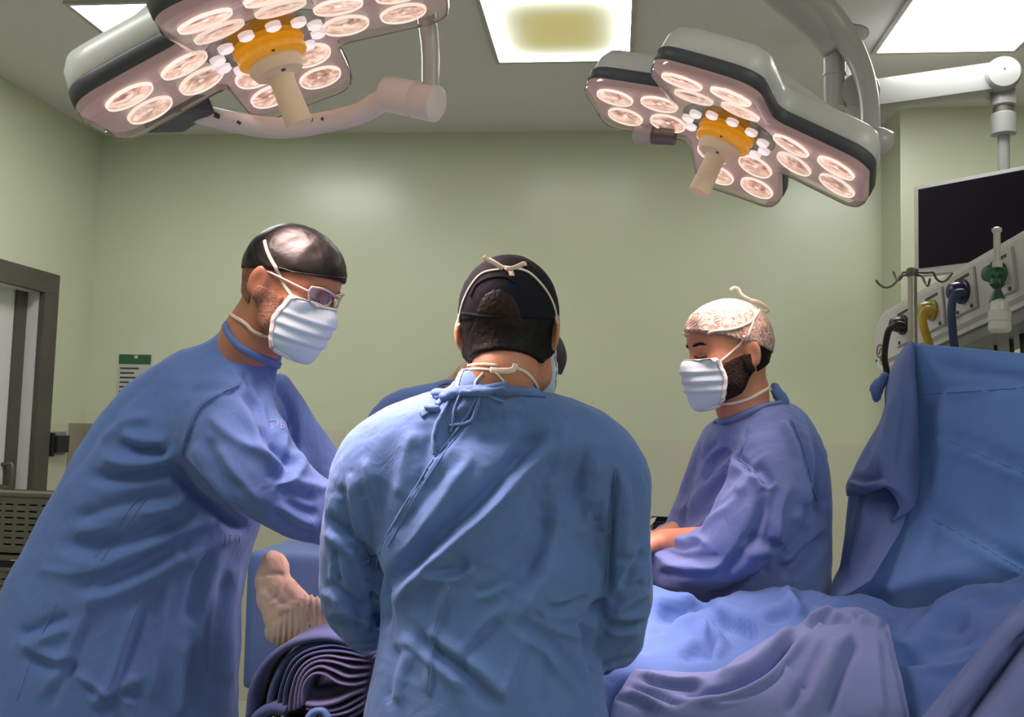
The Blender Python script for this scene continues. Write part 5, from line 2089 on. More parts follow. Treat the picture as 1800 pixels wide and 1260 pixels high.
cam_strip(mb, T_, [(398, 544), (412, 556), (432, 568), (446, 582), (466, 588), (484, 590)], .008, .003, .003)
for s in (1,):
    ties(m2, H2, [([(.02, .078, .02), (-.03, .08, .085), (-.06, .05, .12), (-.08, .01, .11)], .007), ([(.03, .07, -.085), (-.02, .07, -.075), (-.07, .04, -.07), (-.085, .02, -.065)], .007)], [t2c, t2b])
mb.obj('mask_tie', MAT['tie'], m2, smooth=True)


def glasses(root, H, tilt=0.0):
    g = thing_part('glasses', root)
    fr_ = MB()
    for s in (-1, 1):
        fr_.tube([H.w(p) for p in [(-.012, .079 * s, .028), (.02, .080 * s, .030), (.06, .070 * s, .030), (.088, .058 * s, .030)]], .0023, 8)
        fr_.tube([H.w(p) for p in [(.088, .058 * s, .040), (.101, .040 * s, .045), (.107, .010 * s, .042), (.108, 0, .038)]], .0024, 8)
        fr_.tube([H.w(p) for p in [(.088, .058 * s, .040), (.088, .058 * s, .028), (.094, .050 * s, .012), (.104, .030 * s, .006), (.109, .012 * s, .016), (.110, .006 * s, .028)]], .0020, 8)
    fo = fr_.obj('glasses', MAT['frameclear'], root, smooth=True)
    for s in (-1, 1):
        V = [(.089, .057 * s, .040), (.102, .038 * s, .044), (.108, .010 * s, .041), (.110, .008 * s, .026), (.108, .014 * s, .014), (.104, .031 * s, .008), (.094, .050 * s, .014), (.089, .057 * s, .028)]
        c = np.mean(V, 0)
        VV = [H.w(v) for v in V] + [H.w(c + (.003, 0, 0))]
        MB().add(VV, [(i, (i + 1) % 8, 8) for i in range(8)]).obj('spectacle_lens', MAT['spec'], fo, smooth=True)
    return fo


def thing_part(n, root):
    return None


glasses(p2, H2)


def brows(root, H, tree, mat='hair', lashes=True):
    for s in (-1, 1):
        mb = MB()
        near_local(mb, tree, [(.102, .012 * s, .0405), (.099, .022 * s, .0425), (.094, .035 * s, .0435), (.086, .047 * s, .040)], H, [.004] * 3 + [.0075] * 13 + [.003] * 3, .0016)
        mb.obj('eyebrow', MAT[mat], root, smooth=True)
        if not lashes:
            continue
        mb = MB()
        near_local(mb, tree, [(.096, .021 * s, .0185), (.096, .032 * s, .0165), (.090, .043 * s, .0180)], H, [.0028] * 13, .0010)
        mb.obj('eyelashes', MAT[mat], root, smooth=True)


VH, FH = local_solid(HB)
tH = bvh(VH, FH)
brows(p2, H2, tH)

# ================================================================== 3. bearded surgeon on the far side
F3_ = P(1330, 1040, 2.300)
p3 = person('bearded person in a blue gown and white bouffant cap behind the table, looking down', (F3_[0], 2.330, 0))
H3 = Head(P(1284, 629, 2.200), 203, 10, 0, .95)
n3 = (P(1305, 715, 2.220), P(1318, 765, 2.260))
h3n, h3f = P(1168, 950, 2.240), P(1165, 945, 2.400)


def ex3(S):
    S.chain([n3[0], n3[1], P(1330, 800, 2.2)], [.054, .052, .06], .03)
    S.sweep([(1335, 800, 2.300, 70, .06), (1340, 900, 2.320, 75, .07), (1345, 1040, 2.330, 80, .08), (1350, 1250, 2.330, 90, .12)], .03, 3)
    for a, b, c, d in ((P(1350, 810, 2.170), P(1300, 950, 2.130), h3n, -1), (P(1270, 800, 2.400), P(1230, 920, 2.440), h3f, 1)):
        S.chain([a, b], [.046, .036], .03)
        S.chain([b, c], [.036, .027], .02)
        hand(S, c, (-1, .05 * d, -.12), (-.1, .1 * d, 1), .55, side=d)


V, F = body_mesh(np.array([-.06, 1.92, .35]), np.array([.78, 2.72, 1.86]), H3, n3, ex3, (h3n + (-.08, 0, -.02), h3f + (-.08, 0, -.02)), .018)
put('body', V, F, MAT['skin'], p3)
t3b = bvh(V, F)
S = Solid((-.02, 1.90, .30), (.86, 2.68, 1.60), GH)
S.sweep([(1312, 728, 2.245, 58, .080), (1322, 752, 2.25, 90, .105), (1338, 800, 2.290, 108, .125), (1340, 860, 2.300, 118, .14), (1332, 930, 2.310, 126, .145), (1330, 1000, 2.320, 126, .15), (1334, 1100, 2.330, 130, .155), (1336, 1280, 2.330, 136, .16), (1336, 1460, 2.330, 140, .16)], .03, 4, cap=.015)
S.sweep([(1352, 760, 2.210, 42, .055), (1362, 800, 2.160, 62, .068), (1348, 860, 2.130, 66, .070), (1318, 920, 2.120, 66, .068), (1275, 965, 2.140, 54, .062), (1230, 985, 2.180, 46, .056), (1185, 990, 2.230, 44, .050), (1142, 986, 2.260, 42, .046)], .05, 4)
S.sweep([(1275, 770, 2.350, 36, .05), (1250, 830, 2.400, 40, .055), (1225, 900, 2.440, 40, .055), (1190, 950, 2.440, 32, .045), (1165, 952, 2.420, 28, .038)], .04, 4)
V, F = S.mesh(2)
V, F = subdiv(V, F)
fold3 = [
    ('e', 8, -4, [(1310, 752), (1303, 785), (1298, 806), (1320, 822), (1342, 850)]),
    ('v', 13, 18, [(1342, 870), (1335, 920), (1310, 965), (1275, 1004), (1250, 1025)]),
    ('v', 9, 20, [(1392, 735), (1413, 780), (1428, 838), (1441, 890), (1450, 930)]), ('r', 9, 12, [(1375, 735), (1398, 790), (1410, 850), (1420, 900)]),
    ('s', 13, 12, [(1450, 930), (1425, 955), (1395, 985), (1370, 1000)]), ('v', 13, 12, [(1448, 945), (1410, 985), (1375, 1020)]),
    ('r', 11, 8, [(1385, 850), (1372, 900), (1368, 960)]), ('v', 10, 8, [(1366, 850), (1360, 900), (1350, 950)]),
    ('v', 9, 9, [(1285, 790), (1255, 810), (1232, 850)]), ('r', 8, 6, [(1270, 780), (1240, 815), (1220, 860)]), ('v', 7, 7, [(1262, 770), (1238, 800), (1222, 840)]),
    ('s', 11, 9, [(1300, 810), (1270, 840), (1230, 880), (1200, 915)]), ('r', 11, 7, [(1320, 840), (1280, 880), (1235, 920), (1200, 945)]), ('v', 9, 7, [(1300, 860), (1260, 890), (1225, 905)]),
    ('s', 10, 8, [(1145, 960), (1190, 985), (1240, 990), (1280, 985)]), ('s', 9, -6, [(1150, 1005), (1200, 1000), (1260, 1000)]), ('r', 9, 5, [(1180, 950), (1220, 945), (1250, 960)]),
    ('v', 8, 7, [(1160, 945), (1200, 962), (1235, 950)]),
    ('s', 10, 8, [(1320, 822), (1335, 835), (1350, 860)]), ('v', 9, 8, [(1290, 800), (1315, 825), (1335, 830)]),
    ('r', 12, 6, [(1390, 900), (1420, 920), (1440, 900)]), ('s', 11, 8, [(1300, 965), (1340, 960), (1370, 970)]),
    ('r', 10, 6, [(1390, 1030), (1400, 990), (1430, 970)]), ('v', 10, 8, [(1340, 1010), (1350, 985), (1380, 960)]),
]
V = wrinkle(V, F, .0045, 10, 31)
V = press(V, F, [(k, w_ * .85, m_ * 1.3, p_) for k, w_, m_, p_ in fold3])
V = crumple(V, F, .008, .10, 33, (1, 1, .8))
V = wrinkle(V, F, .0022, 32, 32)
g3 = put('gown', V, F, MAT['gown_r'], p3)
t3g = bvh(V, F)
SEAMS = [
    ([(1312, 745), (1304, 785), (1298, 806), (1320, 822), (1342, 850)], .003, .0014),
    ([(1390, 736), (1410, 780), (1425, 838), (1436, 880)], .003, .0014),
]
for pts, wd, th in SEAMS:
    cam_strip(MB(), [t3g], pts, wd, th).obj('seam', MAT['seam'], g3, smooth=True)
mb = MB()
cam_strip(mb, [t3g, t3b], [(1258, 740), (1280, 738), (1305, 728), (1335, 716), (1362, 710), (1380, 706)], .014, .004, .001)
mb.obj('collar', MAT['gown_r'], g3, smooth=True)
S = Solid(P(1355, 730, 2.130) - .05, P(1405, 670, 2.2) + .07, .006)
for px, py, Y, r in ((1366, 690, 2.220, .022), (1376, 700, 2.220, .020), (1362, 680, 2.240, .016), (1382, 712, 2.230, .018), (1372, 716, 2.210, .016)):
    S.ell(P(px, py, Y), (r * .62, r * .5, r * .8), .010)
V, F = S.mesh(1)
V = wrinkle(V, F, .006, 110, 5)
put('gathered_collar', V, F, MAT['seam'], g3)
legs(p3, [((F3_[0] - .02, 2.280), 3.1), ((F3_[0] + .03, 2.440), 3.2)])

D = np.maximum(np.maximum(SK - .006, HZ - .05), np.maximum(-.050 - HZ - .3 * HX, HX + .030 - .25 * np.clip(HZ, 0, .05)) + 0 * HY)
V, F = local_solid(D)
V = wrinkle(V, F, .001, 150, 2)
put('hair', H3.w(V), F, MAT['hair'], p3)
D = np.maximum(np.maximum(HB - .006, HZ + .000 + .25 * (HX - .02)), np.maximum(np.maximum(-.004 - HX, HX - .094) - .5 * np.clip(-HZ - .02, 0, .1) * (HX < .05), -.112 - HZ)) + 0 * HY
V, F = local_solid(D)
V = wrinkle(V, F, .0016, 170, 4)
put('beard', H3.w(V), F, MAT['beard'], p3)
D = cap_solid(.074, .40, .009, puff=.004)
V, F = local_solid(D)
V = wrinkle(V, F, .0036, 55, 9, (1, 1, .6))
V = wrinkle(V, F, .0015, 140, 10)
c3 = put('bouffant_cap', H3.w(V), F, MAT['cap_w'], p3)
t3c = bvh(H3.w(V), F)
mb = MB()
Q = cat(np.array([P(1284, 510, 2.200), P(1288, 506, 2.200), P(1297, 507, 2.200), P(1304, 518, 2.200), P(1318, 526, 2.200)]), 5)
strip(mb, Q, [-nrm(Q[0] - C0)] * len(Q), .006, .002)
Q = cat(np.array([P(1318, 528, 2.200), P(1335, 532, 2.200), P(1350, 544, 2.200), P(1344, 548, 2.200)]), 5)
strip(mb, Q, [-nrm(Q[0] - C0)] * len(Q), .009, .002)
for pts in ([(1240, 588), (1255, 582), (1290, 578), (1320, 565), (1335, 545)], [(1196, 586), (1215, 586), (1240, 590)], [(1330, 540), (1322, 570), (1310, 600)]):
    cam_strip(mb, [t3c], pts, .006, .003)
mb.obj('cap_tie', MAT['tie'], c3, smooth=True)
m3 = mask_on(p3, H3, .006, -.116, .058)
mb = MB()
T_ = [t3c, t3b]
cam_strip(mb, T_, [(1257, 643), (1272, 630), (1290, 614), (1302, 602), (1308, 590)], .006, .002, .002)
cam_strip(mb, T_ + [t3g], [(1256, 700), (1270, 708), (1290, 708), (1318, 700), (1340, 688), (1352, 680)], .008, .002, .003)
ties(m3, H3, [([(.03, -.07, .005), (.02, -.078, .03), (-.02, -.08, .085), (-.06, -.05, .12), (-.08, 0, .11)], .006)], [t3c, t3b])
mb.obj('mask_tie', MAT['tie'], m3, smooth=True)
brows(p3, H3, tH, 'hair', False)
for pts in ([(1221, 626), (1230, 630), (1243, 627)],):
    cam_strip(MB(), [t3b], pts, .0032, .001).obj('eyelashes', MAT['hair'], p3, smooth=True)

# ================================================================== 4. surgeon almost hidden behind the one in the middle
F4_ = P(800, 1200, 2.58)
p4 = person('person with a dark speckled cap almost hidden behind the surgeon seen from behind', (F4_[0], 2.58, 0))
H4 = Head(P(907, 641, 2.54), -6, 42, 0, 1.0)
n4 = (P(838, 672, 2.56), P(820, 702, 2.58))


def ex4(S):
    S.chain([n4[0], n4[1], P(810, 740, 2.58)], [.062, .08, .1], .03)
    S.sweep([(805, 760, 2.58, 90, .10), (800, 900, 2.58, 95, .11), (800, 1300, 2.58, 95, .11)], .03, 3)
    for sgn, a in ((1, P(690, 770, 2.58)), (-1, P(915, 770, 2.58))):
        b = a + np.array([.02 * sgn, -.10, -.24])
        c = b + np.array([.10 * sgn, -.14, -.0])
        S.chain([a, b], [.046, .036], .03)
        S.chain([b, c], [.034, .027], .02)
        hand(S, c, (.1 * sgn, -1, -.1), (0, 0, 1), .6, side=sgn)


V, F = body_mesh(np.array([-.84, 2.10, .35]), np.array([.10, 2.80, 1.72]), H4, n4, ex4, (), .016)
put('body', V, F, MAT['skin2'], p4)
t4b = bvh(V, F)
S = Solid((-.90, 2.16, .30), (.14, 2.80, 1.56), .010)
S.sweep([(826, 692, 2.57, 46, .07), (818, 712, 2.58, 72, .09), (808, 760, 2.58, 112, .12), (802, 860, 2.58, 122, .135), (800, 1000, 2.58, 126, .14), (800, 1200, 2.58, 132, .15), (800, 1400, 2.58, 138, .155)], .03, 4, cap=.015)
for sgn, a in ((1, (700, 742, 690, 770)), (-1, (905, 742, 915, 770))):
    S.sweep([(790 if sgn > 0 else 830, 712, 2.58, 34, .05), (a[0], a[1], 2.58, 50, .06), (a[2] - 8 * sgn, a[3] + 70, 2.56, 50, .06), (a[2] - 10 * sgn, a[3] + 150, 2.50, 48, .055), (a[2] + 30 * sgn, a[3] + 170, 2.40, 46, .05), (a[2] + 60 * sgn, a[3] + 178, 2.30, 40, .045), (a[2] + 90 * sgn, a[3] + 178, 2.22, 34, .040)], .04, 4)
V, F = S.mesh(2)
V = wrinkle(V, F, .004, 12, 41)
g4 = put('gown', V, F, MAT['gown_4'], p4)
t4g = bvh(V, F)
mb = MB()
cam_strip(mb, [t4g, t4b], [(772, 678), (784, 672), (800, 672)], .016, .004)
mb.obj('collar', MAT['gown_4'], g4, smooth=True)
D = cap_solid(.060, .36, .010)
V, F = local_solid(D)
V = wrinkle(V, F, .002, 45, 7)
MAT['cap_p'] = simple('dark_speckled_cotton', (0.014, 0.011, 0.014), .7, noise=.9, nscale=60)
c4 = put('surgical_cap', H4.w(V), F, MAT['cap_p'], p4)
m4 = mask_on(p4, H4)
ties(m4, H4, [([(.02, .078, .02), (-.03, .08, .085), (-.06, .05, .12), (-.08, 0, .11), (-.06, -.05, .12), (-.03, -.08, .085), (.02, -.078, .02)], .006)], [bvh(H4.w(V), F), t4b])
D = np.maximum(np.maximum(SK - .005, HZ - .04), np.maximum(-.050 - HZ - .3 * HX, HX + .030) + 0 * HY)
V, F = local_solid(D)
put('hair', H4.w(V), F, MAT['hair'], p4)
brows(p4, H4, tH)
legs(p4, [((F4_[0] - .10, 2.58), -1.5), ((F4_[0] + .10, 2.58), -1.6)])


# ================================================================== operating table and the patient
tb = thing('operating_table', 'operating table hidden under the blue drapes between the surgeons', 'operating table', (.3, 1.9, 0))
MB().box((-.66, 1.815, .715), (1.25, 2.05, .76), .012).obj('table_top', MAT['steeld'], tb, auto=40)
MB().box((-.65, 1.82, .76), (1.24, 2.045, .797), .018).obj('mattress', MAT['black'], tb, auto=40)
MB().box((.12, 1.80, .10), (.42, 1.98, .715), .02).obj('column', MAT['steel'], tb, auto=40)
MB().box((-.15, 1.78, .0), (.75, 2.06, .10), .03).obj('base', MAT['greywhite'], tb, auto=40)

ft = lambda px, py, Y=1.93: P(px, py, Y)
pt = person('patient lying under blue drapes, only one bandaged foot showing beside folded linen', (.2, 1.9, .80))
S = Solid((-.72, 1.70, .80), (1.35, 2.12, 1.26), .016, [(ft(500, 1060), .15, .006)])
# bare body under the cloths: leg, pelvis, trunk, head
S.chain([ft(515, 1092), ft(600, 1100), ft(700, 1138), (-.20, 1.94, .858), (.16, 1.955, .862)], [.036, .040, .042, .044, .054], .03)
S.chain([(-.38, 1.87, .845), (-.10, 1.88, .852), (.16, 1.93, .860)], [.034, .044, .050], .03)
S.ell((.30, 1.965, .866), (.20, .085, .050), .05)
S.ell((.58, 1.955, .868), (.28, .09, .055), .05)
S.ell((1.05, 1.95, .885), (.105, .075, .075), .03)
S.chain([(.82, 1.95, .875), (.98, 1.95, .88)], [.05, .05], .03)
for p_ in ([ft(505, 1085), ft(498, 1045), ft(484, 1008)],):
    S.chain(p_, [.040, .036, .020], .03)
for i, (px, py) in enumerate(((474, 985), (481, 981), (488, 980), (494, 983), (500, 988))):
    S.chain([ft(px + 2, py + 32, 1.925 + .008 * i), ft(px, py + 14, 1.925 + .008 * i)], [.0105, .009], .006)
V, F = S.mesh(1)
put('body', V, F, MAT['skin'], pt)
S = Solid(ft(430, 1160) - .08, ft(640, 950) + .10, .0055)
S.chain([ft(478, 990), ft(479, 1000), ft(482, 1012)], [.0235, .026, .027], .012)
S.chain([ft(482, 988), ft(489, 998)], [.022, .024], .012)
S.chain([ft(476, 1022), ft(490, 1048), ft(505, 1072), ft(520, 1090)], [.034, .046, .052, .054], .012)
S.chain([ft(494, 982), ft(497, 992)], [.010, .009], .01)
V, F = S.mesh(2)
V, F = subdiv(V, F)
V = press(V, F, [('v', 5, 4.5, [(450, 1014), (470, 1008), (504, 1012)]), ('v', 4, 4, [(470, 1060), (490, 1045), (505, 1022)]), ('r', 6, 3, [(455, 1050), (475, 1035), (500, 1020)]), ('s', 6, 4, [(480, 1075), (520, 1055), (550, 1048)]),
                  ('s', 5, 3, [(462, 1035), (490, 1062), (520, 1070)]), ('r', 5, 3, [(500, 1030), (525, 1050), (545, 1060)])])
V = wrinkle(V, F, .003, 45, 3)
put('foot_bandage', V, F, MAT['bandage'], pt)
S = Solid(ft(430, 1180) - .08, ft(720, 1000) + .10, .006)
S.chain([ft(520, 1092), ft(560, 1105), ft(620, 1114), ft(700, 1138)], [.058, .061, .056, .050], .02)
S.chain([ft(480, 1112), ft(505, 1110)], [.018, .026], .02)
V, F = S.mesh(2)
V, F = subdiv(V, F)
N = vnormals(V, F)
px = proj(V)
V = V + N * (.0028 * np.sin(px[:, 0] * .62 + np.sin(px[:, 1] * .05) * 1.5) * np.clip((px[:, 0] - 470) / 30, 0, 1))[:, None]
V = press(V, F, [('v', 4, 5, [(543, 1055), (541, 1090), (546, 1130)]), ('r', 4, 3, [(530, 1055), (526, 1100), (530, 1140)])])
put('stockinette', V, F, MAT['bandage2'], pt)

MB().box((-.655, 1.86, .797), (-.43, 2.0, .855), .02).obj('leg_rest', MAT['black'], tb, auto=40)

# ================================================================== cloths
def drape(name, label, rows, mat, strokes=(), nu=9, nv=9, amp=.003, sc_=14, seed=1, th=.002, group=None, gain=1.5, crush=None):
    V, F = sheet(rows, nu, nv)
    if amp:
        V = wrinkle(V, F, amp, sc_, seed)
    if crush:
        V = crumple(V, F, crush[0], crush[1], seed)
    V = press(V, F, [(k, w_ * .8, m_ * gain, p_) for k, w_, m_, p_ in strokes], 'all')
    o = mk(name, V, F, mat)
    thick(o, th)
    tag(o, label, 'drape', group)
    return o, bvh(V, F)


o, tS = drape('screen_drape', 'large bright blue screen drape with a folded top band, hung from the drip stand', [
    [(1601, 603, 2.275), (1660, 608, 2.20), (1720, 613, 2.12), (1780, 619, 2.04), (1880, 628, 1.92)],
    [(1604, 640, 2.275), (1660, 645, 2.19), (1720, 648, 2.11), (1780, 650, 2.03), (1880, 655, 1.91)],
    [(1604, 690, 2.275), (1660, 690, 2.185), (1720, 686, 2.105), (1780, 682, 2.025), (1880, 680, 1.905)],
    [(1598, 800, 2.265), (1655, 800, 2.17), (1720, 800, 2.085), (1780, 803, 2.00), (1880, 808, 1.88)],
    [(1562, 910, 2.24), (1640, 905, 2.14), (1720, 905, 2.05), (1790, 908, 1.96), (1880, 912, 1.91)],
    [(1505, 1000, 2.19), (1600, 1003, 2.09), (1700, 1003, 1.99), (1790, 998, 1.95), (1880, 985, 1.92)],
    [(1458, 1050, 2.19), (1560, 1075, 2.14), (1680, 1085, 2.07), (1790, 1065, 1.99), (1880, 1040, 1.97)],
    [(1455, 1120, 2.22), (1560, 1140, 2.18), (1680, 1150, 2.10), (1790, 1130, 2.02), (1880, 1110, 2.0)]],
    MAT['drape'], [
    ('e', 8, -6, [(1603, 692), (1660, 690), (1720, 686), (1800, 681), (1880, 678)]),
    ('s', 9, 8, [(1645, 762), (1700, 788), (1760, 815), (1880, 865)]), ('s', 9, 8, [(1625, 905), (1700, 945), (1760, 980), (1880, 1040)]),
    ('s', 10, 3, [(1640, 905), (1625, 960), (1600, 1000)]), ('v', 18, 7, [(1640, 640), (1720, 655), (1820, 668)]),
    ('r', 22, 8, [(1660, 700), (1655, 800), (1640, 900)]), ('v', 22, 10, [(1622, 690), (1630, 780), (1620, 880)]),
    ('r', 16, 6, [(1530, 1040), (1620, 1020), (1700, 1000)])], amp=.0025, seed=5)
for k_, line in enumerate(([(1612, 692), (1660, 690), (1720, 686), (1800, 681)], [(1648, 763), (1700, 788), (1760, 815), (1800, 831)], [(1640, 912), (1700, 945), (1760, 980), (1798, 1001)])):
    cam_strip(MB(), [tS], line, .0035 if k_ == 0 else .002, .0012).obj('stitched_edge' if k_ == 0 else 'pressed_crease', MAT['drape'], o, smooth=True)
o, tF = drape('flap_drape', 'violet blue cloth flap falling at the left end of the screen drape', [
    [(1594, 603, 2.278), (1600, 600, 2.268), (1604, 601, 2.262), (1606, 603, 2.262), (1608, 606, 2.262)],
    [(1566, 648, 2.33), (1580, 645, 2.255), (1592, 645, 2.235), (1602, 648, 2.238), (1609, 655, 2.250)],
    [(1538, 742, 2.33), (1556, 742, 2.235), (1578, 742, 2.205), (1600, 742, 2.21), (1615, 742, 2.242)],
    [(1502, 820, 2.33), (1530, 820, 2.225), (1560, 815, 2.18), (1595, 815, 2.185), (1618, 810, 2.23)],
    [(1489, 848, 2.33), (1524, 853, 2.215), (1556, 844, 2.165), (1596, 858, 2.165), (1617, 845, 2.215)],
    [(1487, 860, 2.32), (1524, 864, 2.21), (1556, 852, 2.155), (1592, 872, 2.15), (1606, 892, 2.16)],
    [(1489, 872, 2.33), (1524, 868, 2.225), (1556, 856, 2.17), (1580, 890, 2.16), (1566, 918, 2.17)]],
    MAT['drape_f'], [('v', 9, 7, [(1555, 690), (1535, 760), (1512, 830)]), ('r', 10, 7, [(1575, 690), (1560, 760), (1545, 835)]), ('v', 9, 5, [(1592, 690), (1588, 760), (1580, 830)]),
                     ('s', 7, 5, [(1492, 842), (1524, 850), (1556, 842)]), ('r', 8, 5, [(1602, 660), (1606, 740), (1608, 810)])], amp=.003, seed=7)
o, tI = drape('under_flap_drape', 'lower blue cloth emerging from under the violet flap beside the seated-height drapes'.replace('the seated-height drapes', 'the far wall'), [
    [(1496, 842, 2.36), (1530, 846, 2.30), (1565, 844, 2.25), (1600, 850, 2.222)],
    [(1484, 920, 2.318), (1512, 925, 2.228), (1545, 925, 2.178), (1590, 915, 2.174)],
    [(1472, 985, 2.25), (1492, 988, 2.198), (1520, 985, 2.138), (1560, 970, 2.115)],
    [(1458, 1048, 2.165), (1474, 1048, 2.135), (1495, 1042, 2.125), (1530, 1020, 2.09)]],
    MAT['drape_f'], [('v', 8, 9, [(1512, 860), (1498, 930), (1478, 1010)]), ('r', 9, 7, [(1530, 870), (1516, 940), (1492, 1010)]), ('v', 7, 6, [(1500, 860), (1486, 930), (1468, 1020)])], seed=9)
# cord end and small tuft on the drip stand side
S = Solid(P(1515, 715, 2.34) - .06, P(1570, 650, 2.34) + .06, .006)
S.chain([P(1556, 662, 2.34), P(1541, 682, 2.34), P(1540, 700, 2.34)], [.012, .018, .010], .01)
V, F = S.mesh(1)
V = wrinkle(V, F, .005, 70, 8)
tag(mk('cloth_corner', V, F, MAT['drape_f']), 'small crumpled cloth corner sticking out behind the violet flap', 'drape')

cols = []
R0 = [(780, 1075, 2.08), (920, 1062, 2.09), (1040, 1040, 2.1), (1140, 1028, 2.10), (1235, 1046, 2.10), (1300, 1037, 2.10), (1395, 1029, 2.10), (1450, 1039, 2.10), (1520, 1044, 2.08), (1600, 1068, 2.02), (1720, 1050, 1.93), (1880, 990, 1.84)]
R1 = [(780, 1095, 2.0), (920, 1090, 2.0), (1040, 1085, 2.0), (1140, 1086, 2.00), (1235, 1084, 2.00), (1300, 1072, 2.00), (1395, 1062, 2.00), (1450, 1064, 2.00), (1520, 1078, 1.96), (1600, 1102, 1.90), (1720, 1072, 1.84), (1880, 1022, 1.77)]
R2 = [(780, 1125, 1.89), (920, 1125, 1.9), (1040, 1125, 1.9), (1130, 1128, 1.90), (1230, 1130, 1.90), (1300, 1120, 1.90), (1395, 1105, 1.90), (1460, 1105, 1.90), (1520, 1115, 1.86), (1600, 1142, 1.80), (1720, 1110, 1.75), (1880, 1062, 1.69)]
R3 = [(780, 1205, 1.8), (920, 1205, 1.8), (1040, 1200, 1.8), (1120, 1180, 1.80), (1225, 1188, 1.80), (1300, 1182, 1.80), (1395, 1168, 1.80), (1460, 1166, 1.80), (1520, 1180, 1.77), (1600, 1200, 1.73), (1720, 1170, 1.69), (1880, 1125, 1.64)]
R4 = [(a, b + 110, c - (.06 if a > 1200 else .025)) for a, b, c in R3]
R5 = [(a, b + 330, c - (.07 if a > 1200 else .03)) for a, b, c in R3]
RB = [(a, b + 45, c + .025) for a, b, c in R0]
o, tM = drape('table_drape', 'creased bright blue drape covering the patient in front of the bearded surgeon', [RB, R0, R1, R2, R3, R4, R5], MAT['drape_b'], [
    ('v', 10, 16, [(1150, 1075), (1200, 1072), (1232, 1058), (1262, 1052)]), ('r', 10, 8, [(1146, 1052), (1185, 1056), (1222, 1050)]),
    ('s', 11, -10, [(1248, 1075), (1290, 1085), (1330, 1105), (1345, 1115)]), ('v', 9, 9, [(1255, 1085), (1290, 1100), (1330, 1115)]),
    ('s', 14, 12, [(1392, 1030), (1400, 1055), (1420, 1075)]), ('r', 14, 9, [(1335, 1085), (1375, 1070), (1410, 1060)]), ('v', 8, 8, [(1338, 1092), (1375, 1085), (1400, 1075)]),
    ('s', 9, 9, [(1150, 1098), (1200, 1085), (1220, 1072)]), ('v', 8, 8, [(1150, 1115), (1170, 1098), (1190, 1088)]), ('v', 6, 8, [(1172, 1102), (1180, 1096), (1186, 1104)]),
    ('v', 12, 10, [(1195, 1155), (1230, 1145), (1260, 1130)]), ('r', 10, 7, [(1200, 1135), (1240, 1120), (1260, 1105)]), ('s', 10, 9, [(1255, 1160), (1250, 1130), (1235, 1105)]),
    ('s', 7, 7, [(1222, 1080), (1255, 1105), (1290, 1135)]), ('r', 9, 6, [(1280, 1150), (1260, 1120), (1240, 1090)]),
    ('r', 22, 18, [(1575, 1140), (1640, 1090), (1720, 1048), (1800, 1008), (1880, 970)]), ('v', 26, 18, [(1578, 1160), (1650, 1125), (1720, 1100)]),
    ('v', 14, 8, [(1560, 1110), (1600, 1105), (1650, 1075)]), ('s', 10, 7, [(1440, 1050), (1500, 1060), (1580, 1085)]), ('s', 9, 6, [(1580, 1165), (1660, 1165), (1740, 1150)])],
    nu=11, nv=10, amp=.005, sc_=24, seed=13, crush=(.016, .085))

pv = [[(1118, 1172, 1.77), (1200, 1181, 1.77), (1262, 1177, 1.77), (1300, 1150, 1.80), (1350, 1120, 1.83), (1410, 1093, 1.865), (1470, 1069, 1.895), (1525, 1068, 1.88), (1563, 1098, 1.83)],
      [(1112, 1178, 1.755), (1196, 1187, 1.755), (1262, 1185, 1.755), (1304, 1162, 1.775), (1356, 1135, 1.80), (1414, 1110, 1.83), (1474, 1088, 1.86), (1527, 1090, 1.845), (1567, 1116, 1.81)],
      [(1095, 1205, 1.715), (1190, 1212, 1.725), (1262, 1206, 1.725), (1310, 1190, 1.735), (1365, 1165, 1.755), (1420, 1142, 1.775), (1480, 1122, 1.795), (1532, 1127, 1.785), (1576, 1152, 1.765)],
      [(1076, 1240, 1.685), (1180, 1242, 1.695), (1262, 1240, 1.695), (1320, 1235, 1.695), (1380, 1220, 1.705), (1440, 1206, 1.715), (1497, 1192, 1.725), (1545, 1197, 1.72), (1590, 1210, 1.71)],
      [(1068, 1310, 1.665), (1175, 1320, 1.675), (1262, 1320, 1.675), (1325, 1320, 1.675), (1390, 1310, 1.675), (1450, 1300, 1.68), (1508, 1290, 1.685), (1555, 1290, 1.68), (1602, 1290, 1.675)],
      [(1064, 1500, 1.655), (1170, 1520, 1.665), (1262, 1520, 1.665), (1330, 1520, 1.665), (1395, 1510, 1.665), (1455, 1500, 1.67), (1512, 1490, 1.675), (1560, 1490, 1.67), (1606, 1490, 1.665)]]
pv = [[(a, b, c - .015) for a, b, c in r] for r in pv]
